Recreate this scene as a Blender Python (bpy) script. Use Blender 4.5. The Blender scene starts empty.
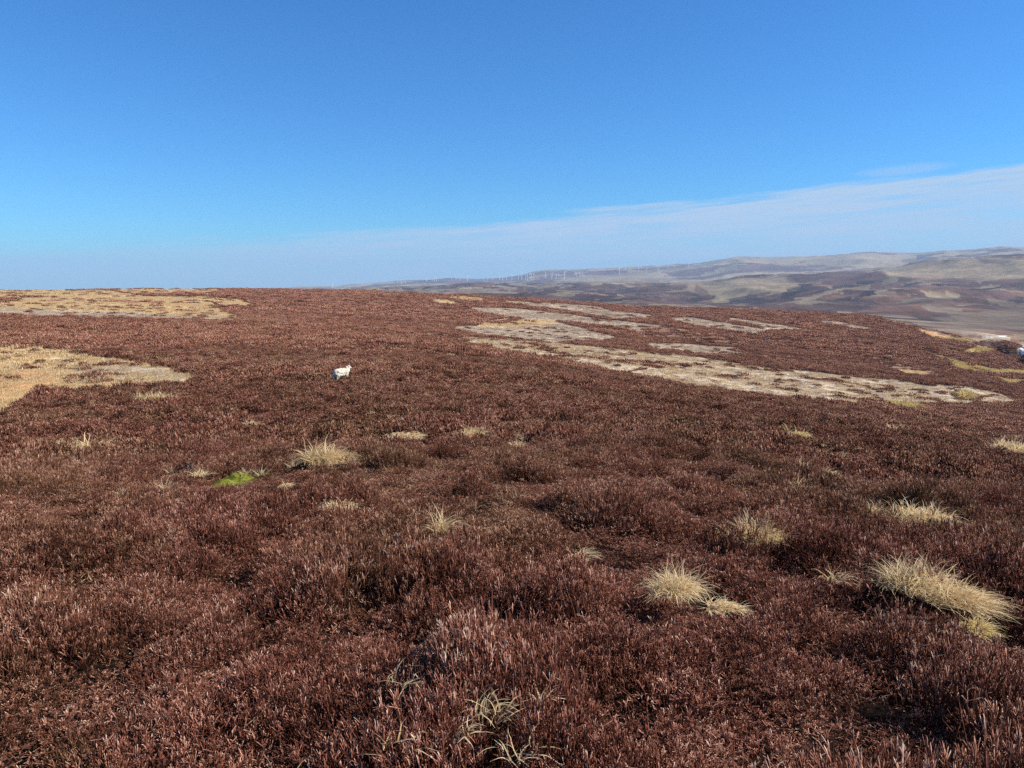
import bpy, math, random
import numpy as np
from mathutils import Vector

rng = np.random.default_rng(7)
random.seed(7)
S = bpy.context.scene
COL = S.collection
R = math.radians

# ------------------------------------------------------------------ camera
W, H, FPX = 1024, 768, 769.0
HORIZON = 278.0
PITCH = math.atan((H / 2 - HORIZON) / FPX)
cam_d = bpy.data.cameras.new('camera')
cam = bpy.data.objects.new('camera', cam_d)
COL.objects.link(cam)
cam.location = (0, 0, 0)
cam.rotation_euler = (math.pi / 2 - PITCH, 0, 0)
cam_d.sensor_width = 36.0
cam_d.lens = 36.0 * FPX / W
cam_d.clip_start = 0.05
cam_d.clip_end = 60000
S.camera = cam

# ------------------------------------------------------------------ light, sky, exposure
SUN_AZ, SUN_EL = 92.0, 38.0          # degrees clockwise from the view direction, and above the horizon
S.view_settings.view_transform = 'Standard'
S.view_settings.look = 'None'
S.view_settings.exposure = 0.75
S.view_settings.gamma = 1.0
S.view_settings.use_curve_mapping = False
sd = bpy.data.lights.new('sun', 'SUN')
sd.energy = 5.0
sd.angle = R(0.53)
sd.color = (1.0, 0.92, 0.80)
sun = bpy.data.objects.new('sun', sd)
COL.objects.link(sun)
sv = Vector((math.sin(R(SUN_AZ)) * math.cos(R(SUN_EL)), math.cos(R(SUN_AZ)) * math.cos(R(SUN_EL)), math.sin(R(SUN_EL))))
sun.rotation_euler = sv.to_track_quat('Z', 'Y').to_euler()
sun.location = (60, 10, 50)

cy = S.cycles
cy.max_bounces = 4
cy.diffuse_bounces = 2
cy.glossy_bounces = 1
cy.transmission_bounces = 2
cy.volume_bounces = 0
cy.transparent_max_bounces = 4
cy.use_denoising = False
cy.use_adaptive_sampling = False


class NT:
    """small helper for node trees"""
    def __init__(s, tree):
        s.t = tree
        s.n = tree.nodes
        s.l = tree.links

    def new(s, typ, **kw):
        n = s.n.new(typ)
        for k, v in kw.items():
            setattr(n, k, v)
        return n

    def link(s, a, b):
        s.l.new(a, b)

    def val(s, sock, v):
        if isinstance(v, bpy.types.NodeSocket):
            s.l.new(v, sock)
        else:
            sock.default_value = v

    def math(s, op, a, b=0.0, c=0.0, clamp=False):
        n = s.n.new('ShaderNodeMath')
        n.operation = op
        n.use_clamp = clamp
        s.val(n.inputs[0], a)
        s.val(n.inputs[1], b)
        s.val(n.inputs[2], c)
        return n.outputs[0]

    def mix(s, f, a, b, mode='MIX'):
        n = s.n.new('ShaderNodeMix')
        n.data_type = 'RGBA'
        n.blend_type = mode
        s.val(n.inputs[0], f)
        s.val(n.inputs[6], a if isinstance(a, bpy.types.NodeSocket) else (*a, 1))
        s.val(n.inputs[7], b if isinstance(b, bpy.types.NodeSocket) else (*b, 1))
        return n.outputs[2]

    def smooth(s, v, a, b, o0=0.0, o1=1.0):
        n = s.n.new('ShaderNodeMapRange')
        n.interpolation_type = 'SMOOTHSTEP'
        s.val(n.inputs[0], v)
        n.inputs[1].default_value = a
        n.inputs[2].default_value = b
        n.inputs[3].default_value = o0
        n.inputs[4].default_value = o1
        return n.outputs[0]

    def noise(s, vec, scale, detail=3.0, rough=0.55):
        n = s.n.new('ShaderNodeTexNoise')
        if vec is not None:
            s.l.new(vec, n.inputs['Vector'])
        n.inputs['Scale'].default_value = scale
        n.inputs['Detail'].default_value = detail
        n.inputs['Roughness'].default_value = rough
        return n.outputs['Fac']


world = bpy.data.worlds.new('World')
S.world = world
world.use_nodes = True
w = NT(world.node_tree)
w.n.clear()
sky = w.new('ShaderNodeTexSky', sky_type='NISHITA', sun_disc=False)
sky.sun_elevation = R(SUN_EL)
sky.sun_rotation = R(SUN_AZ)
sky.altitude = 400
sky.air_density = 1.0
sky.dust_density = 0.15
sky.ozone_density = 2.0
gam = w.new('ShaderNodeGamma')
gam.inputs[1].default_value = 1.0
w.link(sky.outputs[0], gam.inputs[0])
tc = w.new('ShaderNodeTexCoord')
sep = w.new('ShaderNodeSeparateXYZ')
w.link(tc.outputs['Generated'], sep.inputs[0])
az = w.math('MULTIPLY', w.math('ARCTAN2', sep.outputs[0], sep.outputs[1]), 57.2958)
el = w.math('MULTIPLY', w.math('ARCSINE', sep.outputs[2]), 57.2958)
# thin bank of high cloud, rising towards the right, with streaks along it
cb = w.new('ShaderNodeCombineXYZ')
w.link(w.math('MULTIPLY', az, 0.10), cb.inputs[0])
w.link(w.math('MULTIPLY', w.math('SUBTRACT', el, w.math('MULTIPLY', az, 0.09)), 1.3), cb.inputs[1])
n1 = w.noise(cb.outputs[0], 1.0, 6.0, 0.6)
cb2 = w.new('ShaderNodeCombineXYZ')
w.link(w.math('MULTIPLY', az, 0.05), cb2.inputs[0])
w.link(w.math('MULTIPLY', w.math('SUBTRACT', el, w.math('MULTIPLY', az, 0.07)), 0.55), cb2.inputs[1])
n2 = w.noise(cb2.outputs[0], 1.7, 4.0, 0.55)
edge = w.math('MULTIPLY_ADD', az, 0.083, 4.45)
edge = w.math('ADD', edge, w.math('MULTIPLY', w.math('SUBTRACT', n1, 0.5), 3.0))
below = w.math('SUBTRACT', edge, el)
body = w.math('MULTIPLY', w.smooth(below, -0.10, 0.9), w.smooth(below, 1.2, 4.5, 1.0, 0.95))
cb3 = w.new('ShaderNodeCombineXYZ')
w.link(w.math('MULTIPLY', az, 0.16), cb3.inputs[0])
w.link(w.math('MULTIPLY', w.math('SUBTRACT', el, w.math('MULTIPLY', az, 0.075)), 2.6), cb3.inputs[1])
n3 = w.noise(cb3.outputs[0], 1.0, 7.0, 0.68)
dens_az = w.smooth(az, -38.0, 8.0, 0.40, 0.90)
tex = w.math('MULTIPLY', w.smooth(n2, 0.32, 0.66, 0.72, 1.1), w.smooth(n3, 0.30, 0.68, 0.76, 1.14))
cl = w.math('MULTIPLY', w.math('MULTIPLY', body, dens_az), tex)
# bright rim of the bank and a detached streak
rim = w.math('MULTIPLY', w.smooth(below, 0.0, 0.6), w.smooth(below, 2.6, 0.8))
cl = w.math('ADD', cl, w.math('MULTIPLY', w.math('MULTIPLY', rim, w.smooth(az, -20.0, 28.0, 0.05, 0.40)), w.smooth(n3, 0.34, 0.62)))
du = w.math('DIVIDE', w.math('SUBTRACT', az, 26.2), 3.3)
dv = w.math('DIVIDE', w.math('SUBTRACT', w.math('SUBTRACT', el, 6.95), w.math('MULTIPLY', w.math('SUBTRACT', az, 26.2), 0.05)), 0.42)
dd = w.math('ADD', w.math('MULTIPLY', du, du), w.math('MULTIPLY', dv, dv))
dd = w.math('ADD', dd, w.math('MULTIPLY', w.math('SUBTRACT', n1, 0.5), 2.0))
cl = w.math('ADD', cl, w.smooth(dd, 1.1, 0.1, 0.0, 0.36), clamp=True)
hs = w.new('ShaderNodeHueSaturation')
hs.inputs['Saturation'].default_value = 1.10
hs.inputs['Value'].default_value = 1.0
w.link(gam.outputs[0], hs.inputs['Color'])
SKY_K = 0.073
cloud_rgb = tuple(c / SKY_K for c in (0.28, 0.385, 0.52))
tint_c = w.mix(w.smooth(el, 30.0, 60.0), (0.33, 0.81, 1.28), (0.72, 0.92, 1.12))  # unseen sky above the view made less blue to neutralise shadow fill
tinted = w.mix(1.0, hs.outputs[0], tint_c, 'MULTIPLY')
skyc = w.mix(cl, tinted, cloud_rgb)
bg = w.new('ShaderNodeBackground')
bg.inputs[1].default_value = SKY_K
w.link(skyc, bg.inputs[0])
wo = w.new('ShaderNodeOutputWorld')
w.link(bg.outputs[0], wo.inputs[0])


# ------------------------------------------------------------------ numeric helpers
def hash2(i, j, seed):
    i = np.asarray(i).astype(np.int64).astype(np.uint64)
    j = np.asarray(j).astype(np.int64).astype(np.uint64)
    with np.errstate(over='ignore'):
        h = i * np.uint64(374761393) + j * np.uint64(668265263) + np.uint64(seed * 1442695041 + 12345)
        h = (h ^ (h >> np.uint64(13))) * np.uint64(1274126177)
        h = h ^ (h >> np.uint64(16))
        h = h * np.uint64(2246822519)
        h = h ^ (h >> np.uint64(15))
    return (h & np.uint64(0xFFFFFF)).astype(np.float64) / 16777215.0


def vnoise(x, y, seed=0):
    i = np.floor(x)
    j = np.floor(y)
    fx = x - i
    fy = y - j
    fx = fx * fx * fx * (fx * (fx * 6 - 15) + 10)
    fy = fy * fy * fy * (fy * (fy * 6 - 15) + 10)
    a = hash2(i, j, seed)
    b = hash2(i + 1, j, seed)
    c = hash2(i, j + 1, seed)
    d = hash2(i + 1, j + 1, seed)
    return (a + (b - a) * fx) * (1 - fy) + (c + (d - c) * fx) * fy - 0.5


def fbm(x, y, oct=4, seed=0, gain=0.5):
    s = 0
    a = 1.0
    for o in range(oct):
        c, sn = math.cos(0.6 * o), math.sin(0.6 * o)
        s = s + a * vnoise((x * c - y * sn) * 2 ** o + 17.3 * o, (x * sn + y * c) * 2 ** o - 9.1 * o, seed + o)
        a *= gain
    return s


def sstep(v, a, b):
    t = np.clip((v - a) / (b - a), 0, 1)
    return t * t * (3 - 2 * t)


CP, SP = math.cos(PITCH), math.sin(PITCH)


def ray(px, py):
    """direction through a photo pixel"""
    cx = (np.asarray(px, float) - W / 2) / FPX
    cyy = -(np.asarray(py, float) - H / 2) / FPX
    return np.stack([cx, CP + cyy * SP, -SP + cyy * CP], -1)


def project(x, y, z):
    dep = y * CP - z * SP
    up = y * SP + z * CP
    dep_ = np.where(dep > 1e-3, dep, np.nan)
    return W / 2 + FPX * x / dep_, H / 2 - FPX * up / dep_


def az_tan(px, py):
    d = ray(px, py)
    return np.arctan2(d[..., 0], d[..., 1]), d[..., 2] / np.hypot(d[..., 0], d[..., 1])


def pchip_slopes(x, y):
    h = np.diff(x)
    dl = np.diff(y, axis=-1) / h
    m = np.zeros_like(y)
    w1 = 2 * h[1:] + h[:-1]
    w2 = h[1:] + 2 * h[:-1]
    a, b = dl[..., :-1], dl[..., 1:]
    ok = a * b > 0
    with np.errstate(divide='ignore', invalid='ignore'):
        hm = (w1 + w2) / (w1 / np.where(ok, a, 1) + w2 / np.where(ok, b, 1))
    m[..., 1:-1] = np.where(ok, hm, 0)
    m[..., 0] = dl[..., 0]
    m[..., -1] = dl[..., -1]
    return m


def pchip(x, y, xq):
    x = np.asarray(x, float)
    y = np.asarray(y, float)
    m = pchip_slopes(x, y)
    k = np.clip(np.searchsorted(x, xq) - 1, 0, len(x) - 2)
    h = x[k + 1] - x[k]
    t = np.clip((xq - x[k]) / h, 0, 1)
    y0, y1 = y[..., k], y[..., k + 1]
    m0, m1 = m[..., k] * h, m[..., k + 1] * h
    t2, t3 = t * t, t * t * t
    return (2 * t3 - 3 * t2 + 1) * y0 + (t3 - 2 * t2 + t) * m0 + (-2 * t3 + 3 * t2) * y1 + (t3 - t2) * m1


# ------------------------------------------------------------------ terrain
AZG = np.radians(np.arange(-180, 180.01, 0.25))
XC = [0, 150, 300, 420, 520, 640, 760, 860, 940, 1024]


def st_z(zs, xs=XC):
    a, _ = az_tan(np.array(xs, float), np.full(len(xs), 300.0))
    return pchip(a, np.array(zs, float), np.clip(AZG, a[0], a[-1]))


def st_row(d, rows, xs=XC):
    a, t = az_tan(np.array(xs, float), np.array(rows, float))
    return pchip(a, t * d, np.clip(AZG, a[0], a[-1]))


def flat(z):
    return np.full(len(AZG), float(z))


MIDX = [0, 280, 350, 440, 480, 560, 640, 700, 740, 800, 860, 900, 950, 1024]
MIDR = [297, 293, 290, 286, 284, 284.5, 282.5, 283, 278, 275, 271, 267.5, 260, 256]
FARX = [0, 250, 270, 300, 340, 380, 400, 430, 445, 480, 515, 535, 550, 570, 600, 620, 640, 660, 690, 710, 730, 742, 770, 800, 830, 850, 870, 900, 950, 975, 1000, 1024]
FARR = [296, 293, 290.5, 287, 284.7, 283, 281.2, 279.3, 278.3, 279.5, 277, 272.3, 270.3, 270, 268.6, 267.2, 266.2, 265.6, 264, 262, 258.8, 257.3, 258, 257.2, 255.6, 254, 253.4, 254.3, 251.6, 250.2, 249, 250]
st = []
st.append((0.4, flat(-1.65)))
st.append((2.5, flat(-1.72)))
st.append((6.0, st_z([-2.0, -2.0, -2.02, -2.05, -2.05, -2.05, -2.08, -2.1, -2.12, -2.15])))
st.append((12., st_z([-2.85, -2.85, -2.85, -2.9, -2.9, -2.95, -3.0, -3.1, -3.15, -3.2])))
st.append((22., st_z([-4.0, -4.0, -4.05, -4.1, -4.2, -4.35, -4.5, -4.7, -4.8, -4.9])))
st.append((40., st_z([-5.4, -5.4, -5.45, -5.6, -5.9, -6.3, -6.8, -7.3, -7.5, -7.6])))
st.append((80., st_z([-7.8, -7.8, -8.1, -8.8, -9.6, -11., -12.2, -13., -13.5, -13.9])))
st.append((150., st_z([-9.6, -9.8, -10.6, -12., -13.6, -16.6, -19.3, -21., -22.3, -23.5])))
st.append((300., st_row(300., [308, 308.5, 312, 319, 325.5, 333, 340, 352, 364, 381])))
st.append((550., st_row(550., [290.6, 289.8, 290.4, 293.6, 298.6, 307.2, 311, 316, 333, 359])))
st.append((750., st_row(750., [299, 297, 298, 303, 309, 317, 322, 326, 337, 350])))
st.append((1050., st_row(1050., [303, 301, 301, 304, 308, 313, 317, 321, 329, 337])))
st.append((1700., st_row(1700., [302, 300, 300, 301, 302, 304, 306, 308, 312, 316])))
st.append((2900., st_row(2900., [299, 297, 295, 293, 293, 293.5, 292.5, 291, 291.5, 291])))
st.append((5000., st_row(5000., MIDR, MIDX)))
st.append((6800., st_row(6800., [r + 3.2 for r in MIDR], MIDX)))
st.append((9000., st_row(9000., [r + 6.0 for r in FARR], FARX)))
st.append((12500., st_row(12500., FARR, FARX)))
st.append((15000., st_row(15000., [r + 5.0 for r in FARR], FARX)))
st.append((20000., st_row(20000., [r + 9.0 for r in FARR], FARX)))
DS = np.log(np.array([s[0] for s in st]))
ZS = np.stack([s[1] for s in st], -1)
# out of the field of view the sides meet behind the camera
mean_z = np.array([-1.65, -1.72, -2, -2.9, -4, -5.5, -8, -12, -20, -30, -45, -55, -70, -80, -60, -90, -60, -20, -80, -150.])
wb = sstep(np.abs(np.degrees(AZG)), 50, 130)[:, None]
ZS = ZS * (1 - wb) + mean_z[None, :] * wb
LD = np.linspace(DS[0], DS[-1], 900)
ZG = pchip(DS, ZS, LD)
# soften the kinks along the distance axis, only where the knots are close
SCARP = None


def ground_z(x, y):
    x = np.asarray(x, float)
    y = np.asarray(y, float)
    d = np.hypot(x, y)
    a = np.arctan2(x, y)
    fi = np.clip((np.degrees(a) + 180) / 0.25, 0, len(AZG) - 1.001)
    fj = np.clip((np.log(np.maximum(d, 0.4)) - LD[0]) / (LD[1] - LD[0]), 0, len(LD) - 1.001)
    i = fi.astype(int)
    j = fj.astype(int)
    u = fi - i
    v = fj - j
    z = (ZG[i, j] * (1 - u) + ZG[i + 1, j] * u) * (1 - v) + (ZG[i, j + 1] * (1 - u) + ZG[i + 1, j + 1] * u) * v
    # hummocks on the moor
    z = z + 0.16 * fbm(x / 2.6, y / 2.6, 3, 11) * sstep(d, 0.5, 4) * (1 - sstep(d, 150, 500))
    z = z + 0.75 * fbm(x / 17, y / 17, 3, 21) * sstep(d, 8, 60) * (1 - sstep(d, 700, 1500))
    z = z + 1.6 * fbm(x / 70, y / 70, 3, 31) * sstep(d, 60, 300) * (1 - 0.6 * sstep(d, 380, 520) * (1 - sstep(d, 600, 800)))
    # folds and gullies of the hills beyond
    k = sstep(d, 900, 2500)
    rd = 1 - np.abs(fbm(x / 620 + 0.4 * fbm(x / 900, y / 900, 2, 45), y / 620, 4, 41)) * 2.2
    z = z + k * 20 * fbm(x / 230, y / 230, 3, 47) * (1 - sstep(d, 6000, 8000))
    z = z + k * 30 * (rd - 0.62) * (1 - 0.55 * sstep(d, 4200, 5000) * (1 - sstep(d, 5600, 7000)))
    k2 = sstep(d, 6500, 9000)
    rd2 = 1 - np.abs(fbm(x / 1700, y / 1700, 4, 51)) * 2.2
    z = z + k2 * 42 * (rd2 - 0.62) * (1 - 0.72 * sstep(d, 11300, 12400))
    # the cut of the stream: a steep bank that faces away from the sun
    px0, px1 = GUL
    z = z + bank(x, y, d)
    return z


GUL = (0, 0)


def line_pts(pix, ds):
    o = []
    for (px, py), dd_ in zip(pix, ds):
        a, _ = az_tan(px, py)
        o.append((dd_ * math.sin(a), dd_ * math.cos(a)))
    return np.array(o)


BANK = line_pts([(1075, 340), (1040, 345), (1012, 345), (994, 350), (975, 352)], [395, 440, 500, 560, 640])
BANK2 = line_pts([(1000, 325), (975, 322), (945, 321)], [820, 880, 960])


def seg_sd(x, y, P):
    """signed distance to a polyline, and the position along it"""
    best = np.full(np.shape(x), 1e9)
    sgn = np.zeros(np.shape(x))
    tt = np.zeros(np.shape(x))
    n = len(P) - 1
    for q in range(n):
        ax, ay = P[q]
        bx, by = P[q + 1]
        ex, ey = bx - ax, by - ay
        L2 = ex * ex + ey * ey
        t = np.clip(((x - ax) * ex + (y - ay) * ey) / L2, 0, 1)
        dx, dy = x - ax - t * ex, y - ay - t * ey
        d = np.hypot(dx, dy)
        m = d < best
        best = np.where(m, d, best)
        sgn = np.where(m, np.sign(ex * dy - ey * dx), sgn)
        tt = np.where(m, (q + t) / n, tt)
    return best * sgn, tt


def bank(x, y, d):
    out = np.zeros(np.shape(x))
    for P, hgt, wid in ((BANK, 6.5, 4.5), (BANK2, 5.0, 12.0)):
        s, t = seg_sd(x, y, P)
        w_ = sstep(t, 0.0, 0.15) * (1 - sstep(t, 0.85, 1.0))
        if P is BANK:
            w_ = 1 - sstep(t, 0.8, 1.0)
        s = -s                                   # right of the line as seen along it: the far, raised side
        prof = sstep(s, -wid, wid) * (1 - sstep(s, wid, wid * 9))
        out = out + np.where(np.abs(s) < wid * 10, prof * hgt * w_, 0)
    return out


def hit(px, py, lift=0.0, dmin=0.8, dmax=18000):
    """first point of the ground (raised by lift) seen through a photo pixel"""
    r = ray(px, py)
    n = math.hypot(r[0], r[1])
    r = r / n
    ds = np.exp(np.linspace(math.log(dmin), math.log(dmax), 6000))
    g = ground_z(r[0] * ds, r[1] * ds) + lift
    b = np.where(r[2] * ds < g)[0]
    if len(b) == 0:
        return None
    d = ds[b[0]]
    return np.array([r[0] * d, r[1] * d, g[b[0]] - lift])


# ------------------------------------------------------------------ patches, read as outlines on the ground
def poly_sd(px, py, P):
    """signed distance in pixels, positive inside"""
    P = np.array(P, float)
    ins = np.zeros(px.shape, bool)
    best = np.full(px.shape, 1e9)
    n = len(P)
    for k in range(n):
        x0, y0 = P[k]
        x1, y1 = P[(k + 1) % n]
        c = ((y0 > py) != (y1 > py))
        with np.errstate(divide='ignore', invalid='ignore'):
            xi = (x1 - x0) * (py - y0) / (y1 - y0 + 1e-12) + x0
        ins ^= c & (px < xi)
        ex, ey = x1 - x0, y1 - y0
        t = np.clip(((px - x0) * ex + (py - y0) * ey) / (ex * ex + ey * ey + 1e-9), 0, 1)
        best = np.minimum(best, np.hypot(px - x0 - t * ex, (py - y0 - t * ey)))
    return np.where(ins, best, -best)


STRAW, ORANGE, GREYP, STONY, BROWN, YGREEN, HEATHSHADE = range(7)
PCOL = np.array([
    (0.58, 0.435, 0.25),     # straw grass
    (0.58, 0.33, 0.15),      # rusty grass
    (0.46, 0.36, 0.26),     # burnt ground with grey stalks
    (0.45, 0.37, 0.28),     # stony old burn
    (0.25, 0.135, 0.085),    # regrowing burn
    (0.50, 0.41, 0.235),      # yellow-green rushes
    (0.035, 0.022, 0.020)])   # dark heather, with the shade of the steep banks put into the colour
# (kind, dmin, dmax, outline, softness px)
PATCH = [
    (STRAW, 15, 130, [(-90, 340), (20, 346), (50, 352), (90, 358), (130, 364), (165, 369), (200, 378), (182, 386), (140, 385), (120, 389), (60, 393), (30, 399), (12, 409), (0, 417), (-90, 450)], 2.5),
    (STONY, 15, 130, [(60, 367), (140, 367), (190, 376), (175, 382), (130, 378), (95, 376)], 5.0),
    (ORANGE, 15, 130, [(-90, 374), (20, 372), (60, 380), (85, 388), (30, 395), (0, 405), (-90, 420)], 6.0),
    (STRAW, 130, 640, [(-90, 294), (60, 294), (130, 294), (165, 300), (205, 305), (240, 317), (236, 320), (170, 318.5), (100, 316), (0, 313.5), (-90, 313)], 1.6),
    (GREYP, 130, 640, [(-90, 308), (0, 309), (110, 313), (236, 319), (170, 319), (100, 316.5), (0, 314), (-90, 313)], 1.6),
    (STRAW, 130, 640, [(155, 298), (200, 297.5), (240, 301), (256, 306), (225, 305), (185, 302)], 1.6),
    (STRAW, 200, 640, [(118, 290.5), (220, 290.5), (200, 292.4), (130, 292.2)], 0.8),
    (STRAW, 200, 640, [(-90, 291.8), (100, 291.6), (120, 293.2), (-90, 294)], 0.8),
    (STONY, 60, 330, [(420, 335), (470, 338), (510, 341), (560, 345), (620, 351), (660, 355), (700, 358), (740, 364), (785, 370), (853, 377.5), (921, 385), (972, 389), (1018, 401), (960, 403.5), (873, 403.5), (785, 398), (684, 385), (640, 377), (590, 366), (540, 357), (500, 349), (450, 341)], 2.2),
    (GREYP, 100, 500, [(453, 327.5), (486, 326), (556, 323), (590, 331), (618, 339), (553, 342), (526, 339), (480, 333.5)], 1.2),
    (STRAW, 100, 500, [(478, 325), (500, 320.5), (545, 320.5), (556, 323), (520, 326)], 1.5),
    (GREYP, 100, 600, [(470, 308.5), (520, 310), (566, 315), (606, 320.5), (672, 328), (700, 334), (655, 334), (606, 325), (559, 320.4), (520, 318), (483, 312.5)], 1.2),
    (BROWN, 100, 600, [(640, 326), (672, 328), (745, 343), (729, 345), (690, 340), (650, 334)], 1.5),
    (GREYP, 150, 640, [(505, 301), (536, 303.5), (586, 307), (652, 316.6), (622, 318.6), (580, 312.4), (546, 307)], 1.2),
    (STRAW, 150, 640, [(448, 297), (466, 297.2), (484, 299.4), (465, 299.4)], 1.0),
    (STRAW, 100, 640, [(432, 300.5), (450, 301), (456, 303), (440, 302.6)], 1.0),
    (GREYP, 100, 500, [(649, 344), (690, 344.5), (739, 349), (744, 353.5), (702, 353), (655, 348.5)], 1.5),
    (GREYP, 100, 640, [(669, 319), (690, 318), (728, 324), (770, 331), (752, 333), (690, 323)], 1.2),
    (GREYP, 100, 640, [(728, 318), (772, 324), (802, 329.5), (769, 328.4)], 1.2),
    (GREYP, 100, 640, [(818, 321), (836, 322), (870, 329.5), (843, 326.2)], 1.2),
    (BROWN, 100, 500, [(684, 329.5), (748, 343), (718, 343), (676, 337)], 2.0),
    (BROWN, 60, 500, [(863, 353), (904, 365), (938, 374), (901, 372.5), (874, 362)], 2.0),
    (STRAW, 60, 500, [(900, 370.5), (938, 374), (925, 375.5), (903, 373)], 1.2),
    (BROWN, 100, 500, [(730, 349), (800, 357), (830, 361), (770, 359)], 2.0),
    (GREYP, 250, 1000, [(884, 315), (931, 321), (962, 333), (946, 336), (915, 325), (884, 320.6)], 1.5),
    (ORANGE, 250, 1000, [(912, 327), (929, 331.5), (946, 337), (978, 338.6), (946, 339.6), (931, 338), (915, 330)], 1.2),
    (BROWN, 420, 1100, [(925, 326), (960, 325), (1060, 322), (1060, 352), (1015, 356), (985, 352), (955, 339)], 1.5),
    (GREYP, 420, 1100, [(935, 329), (965, 328), (1000, 331), (1060, 329), (1060, 333), (1000, 336), (965, 334)], 1.5),
    (YGREEN, 100, 800, [(915, 349.5), (931, 353), (950, 359), (971, 363.5), (993, 368.5), (1040, 369.5), (1040, 374.5), (993, 373), (965, 371), (951, 366), (941, 359.7)], 1.2),
    (YGREEN, 100, 900, [(942, 348), (957, 351.4), (978, 346.5), (994, 350), (971, 354), (953, 352.8)], 1.2),
    (YGREEN, 100, 700, [(988, 375), (1007, 379), (1040, 379), (1040, 384), (1008, 384)], 1.2),
    (YGREEN, 250, 1000, [(930, 337), (965, 338.5), (990, 339), (1000, 341), (960, 341), (935, 340)], 1.0),
    (HEATHSHADE, 300, 900, [(988, 352), (1000, 346.5), (1012, 342), (1050, 334), (1050, 360), (1012, 353)], 1.2),
    (HEATHSHADE, 300, 900, [(968, 336), (1006, 335), (1050, 332), (1050, 336), (1006, 338.6)], 1.0),
    (HEATHSHADE, 500, 1400, [(940, 320.5), (965, 318), (982, 321.5), (972, 325.5), (950, 324)], 1.2),
    (HEATHSHADE, 500, 1400, [(985, 324.5), (1003, 324), (1004, 327), (988, 327.5)], 1.0),
]


for cx_, cy_, wx_, wy_, dm_ in ((1026, 350, 18, 10, 300), (988, 338, 13, 4, 250), (1002, 337, 16, 4, 250)):
    PATCH.append((GREYP, dm_, 1500, [(cx_ + wx_ / 2 * math.cos(a * 0.6283), cy_ + wy_ / 2 * math.sin(a * 0.6283)) for a in range(10)], 0.8))


def patch_weights(x, y, z):
    """coverage of every patch kind at points of the ground"""
    d = np.hypot(x, y)
    px, py = project(x, y, z)
    px = np.nan_to_num(px, nan=-9999)
    py = np.nan_to_num(py, nan=-9999)
    wav = np.clip(d / 12, 1.0, 60)
    lw = np.exp2(np.round(np.log2(wav)))
    nx = fbm(x / lw, y / lw, 3, 71)
    ny = fbm(x / lw, y / lw, 3, 81)
    out = np.zeros((len(PCOL),) + x.shape)
    for kind, d0, d1, P, soft in PATCH:
        PA = np.array(P)
        m = (d > d0) & (d < d1) & (px > PA[:, 0].min() - 12) & (px < PA[:, 0].max() + 12) & (py > PA[:, 1].min() - 10) & (py < PA[:, 1].max() + 10)
        if not m.any():
            continue
        amp = soft * 1.1
        grow = 1.1 if kind in (STONY, GREYP, STRAW, BROWN) and d0 >= 60 else 2.0 if d0 < 20 else 0.0
        sd_ = poly_sd(px[m] + nx[m] * amp * 2.5, py[m] + ny[m] * amp, P)
        c = sstep(sd_ + grow, -soft * 0.5, soft * 0.5)
        out[:, m] *= (1 - c)
        out[kind, m] += c
    return out


# ------------------------------------------------------------------ materials
def principled(name, rough=0.9, spec=0.1):
    m = bpy.data.materials.new(name)
    m.use_nodes = True
    t = NT(m.node_tree)
    b = t.n['Principled BSDF']
    b.inputs['Roughness'].default_value = rough
    b.inputs['Specular IOR Level'].default_value = spec
    return m, t, b


def attr(t, name):
    n = t.new('ShaderNodeAttribute')
    n.attribute_name = name
    return n


def ramp(t, fac, stops):
    n = t.new('ShaderNodeValToRGB')
    e = n.color_ramp.elements
    while len(e) < len(stops):
        e.new(0.5)
    for el_, (p, c) in zip(e, stops):
        el_.position = p
        el_.color = (*c, 1)
    t.val(n.inputs[0], fac)
    return n.outputs[0]


def mat_ground():
    m, t, b = principled('moor_ground', 0.95, 0.05)
    geo = t.new('ShaderNodeNewGeometry')
    P = geo.outputs['Position']
    col = attr(t, 'soil').outputs['Color']
    cdt = t.new('ShaderNodeCameraData')
    ln = t.new('ShaderNodeVectorMath', operation='LENGTH')
    t.link(P, ln.inputs[0])
    dist = ln.outputs['Value']
    fine = t.noise(P, 6.0, 5, 0.7)
    mid = t.noise(P, 0.55, 6, 0.7)
    big = t.noise(P, 0.045, 6, 0.65)
    a = t.smooth(dist, 60, 260, 1.0, 0.0)
    v1 = t.math('MULTIPLY_ADD', t.math('SUBTRACT', fine, 0.5), t.math('MULTIPLY', a, 1.5), 1.0)
    v2 = t.math('MULTIPLY_ADD', t.math('SUBTRACT', mid, 0.5), t.smooth(dist, 700, 2500, 2.4, 0.0), 1.0)
    v3 = t.math('MULTIPLY_ADD', t.math('SUBTRACT', big, 0.5), t.smooth(dist, 90, 700, 0.0, 1.5), 1.0)
    v = t.math('MULTIPLY', t.math('MULTIPLY', v1, v2), v3)
    v = t.math('MAXIMUM', v, 0.12)
    cv = t.new('ShaderNodeCombineColor')
    for k in range(3):
        t.link(v, cv.inputs[k])
    t.link(t.mix(1.0, col, cv.outputs[0], 'MULTIPLY'), b.inputs['Base Color'])
    bp = t.new('ShaderNodeBump')
    bp.inputs['Strength'].default_value = 0.9
    bp.inputs['Distance'].default_value = 0.35
    hsum = t.math('ADD', t.math('MULTIPLY', mid, 1.0), t.math('MULTIPLY', fine, 0.15))
    t.link(hsum, bp.inputs['Height'])
    t.link(bp.outputs[0], b.inputs['Normal'])
    return m


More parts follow.
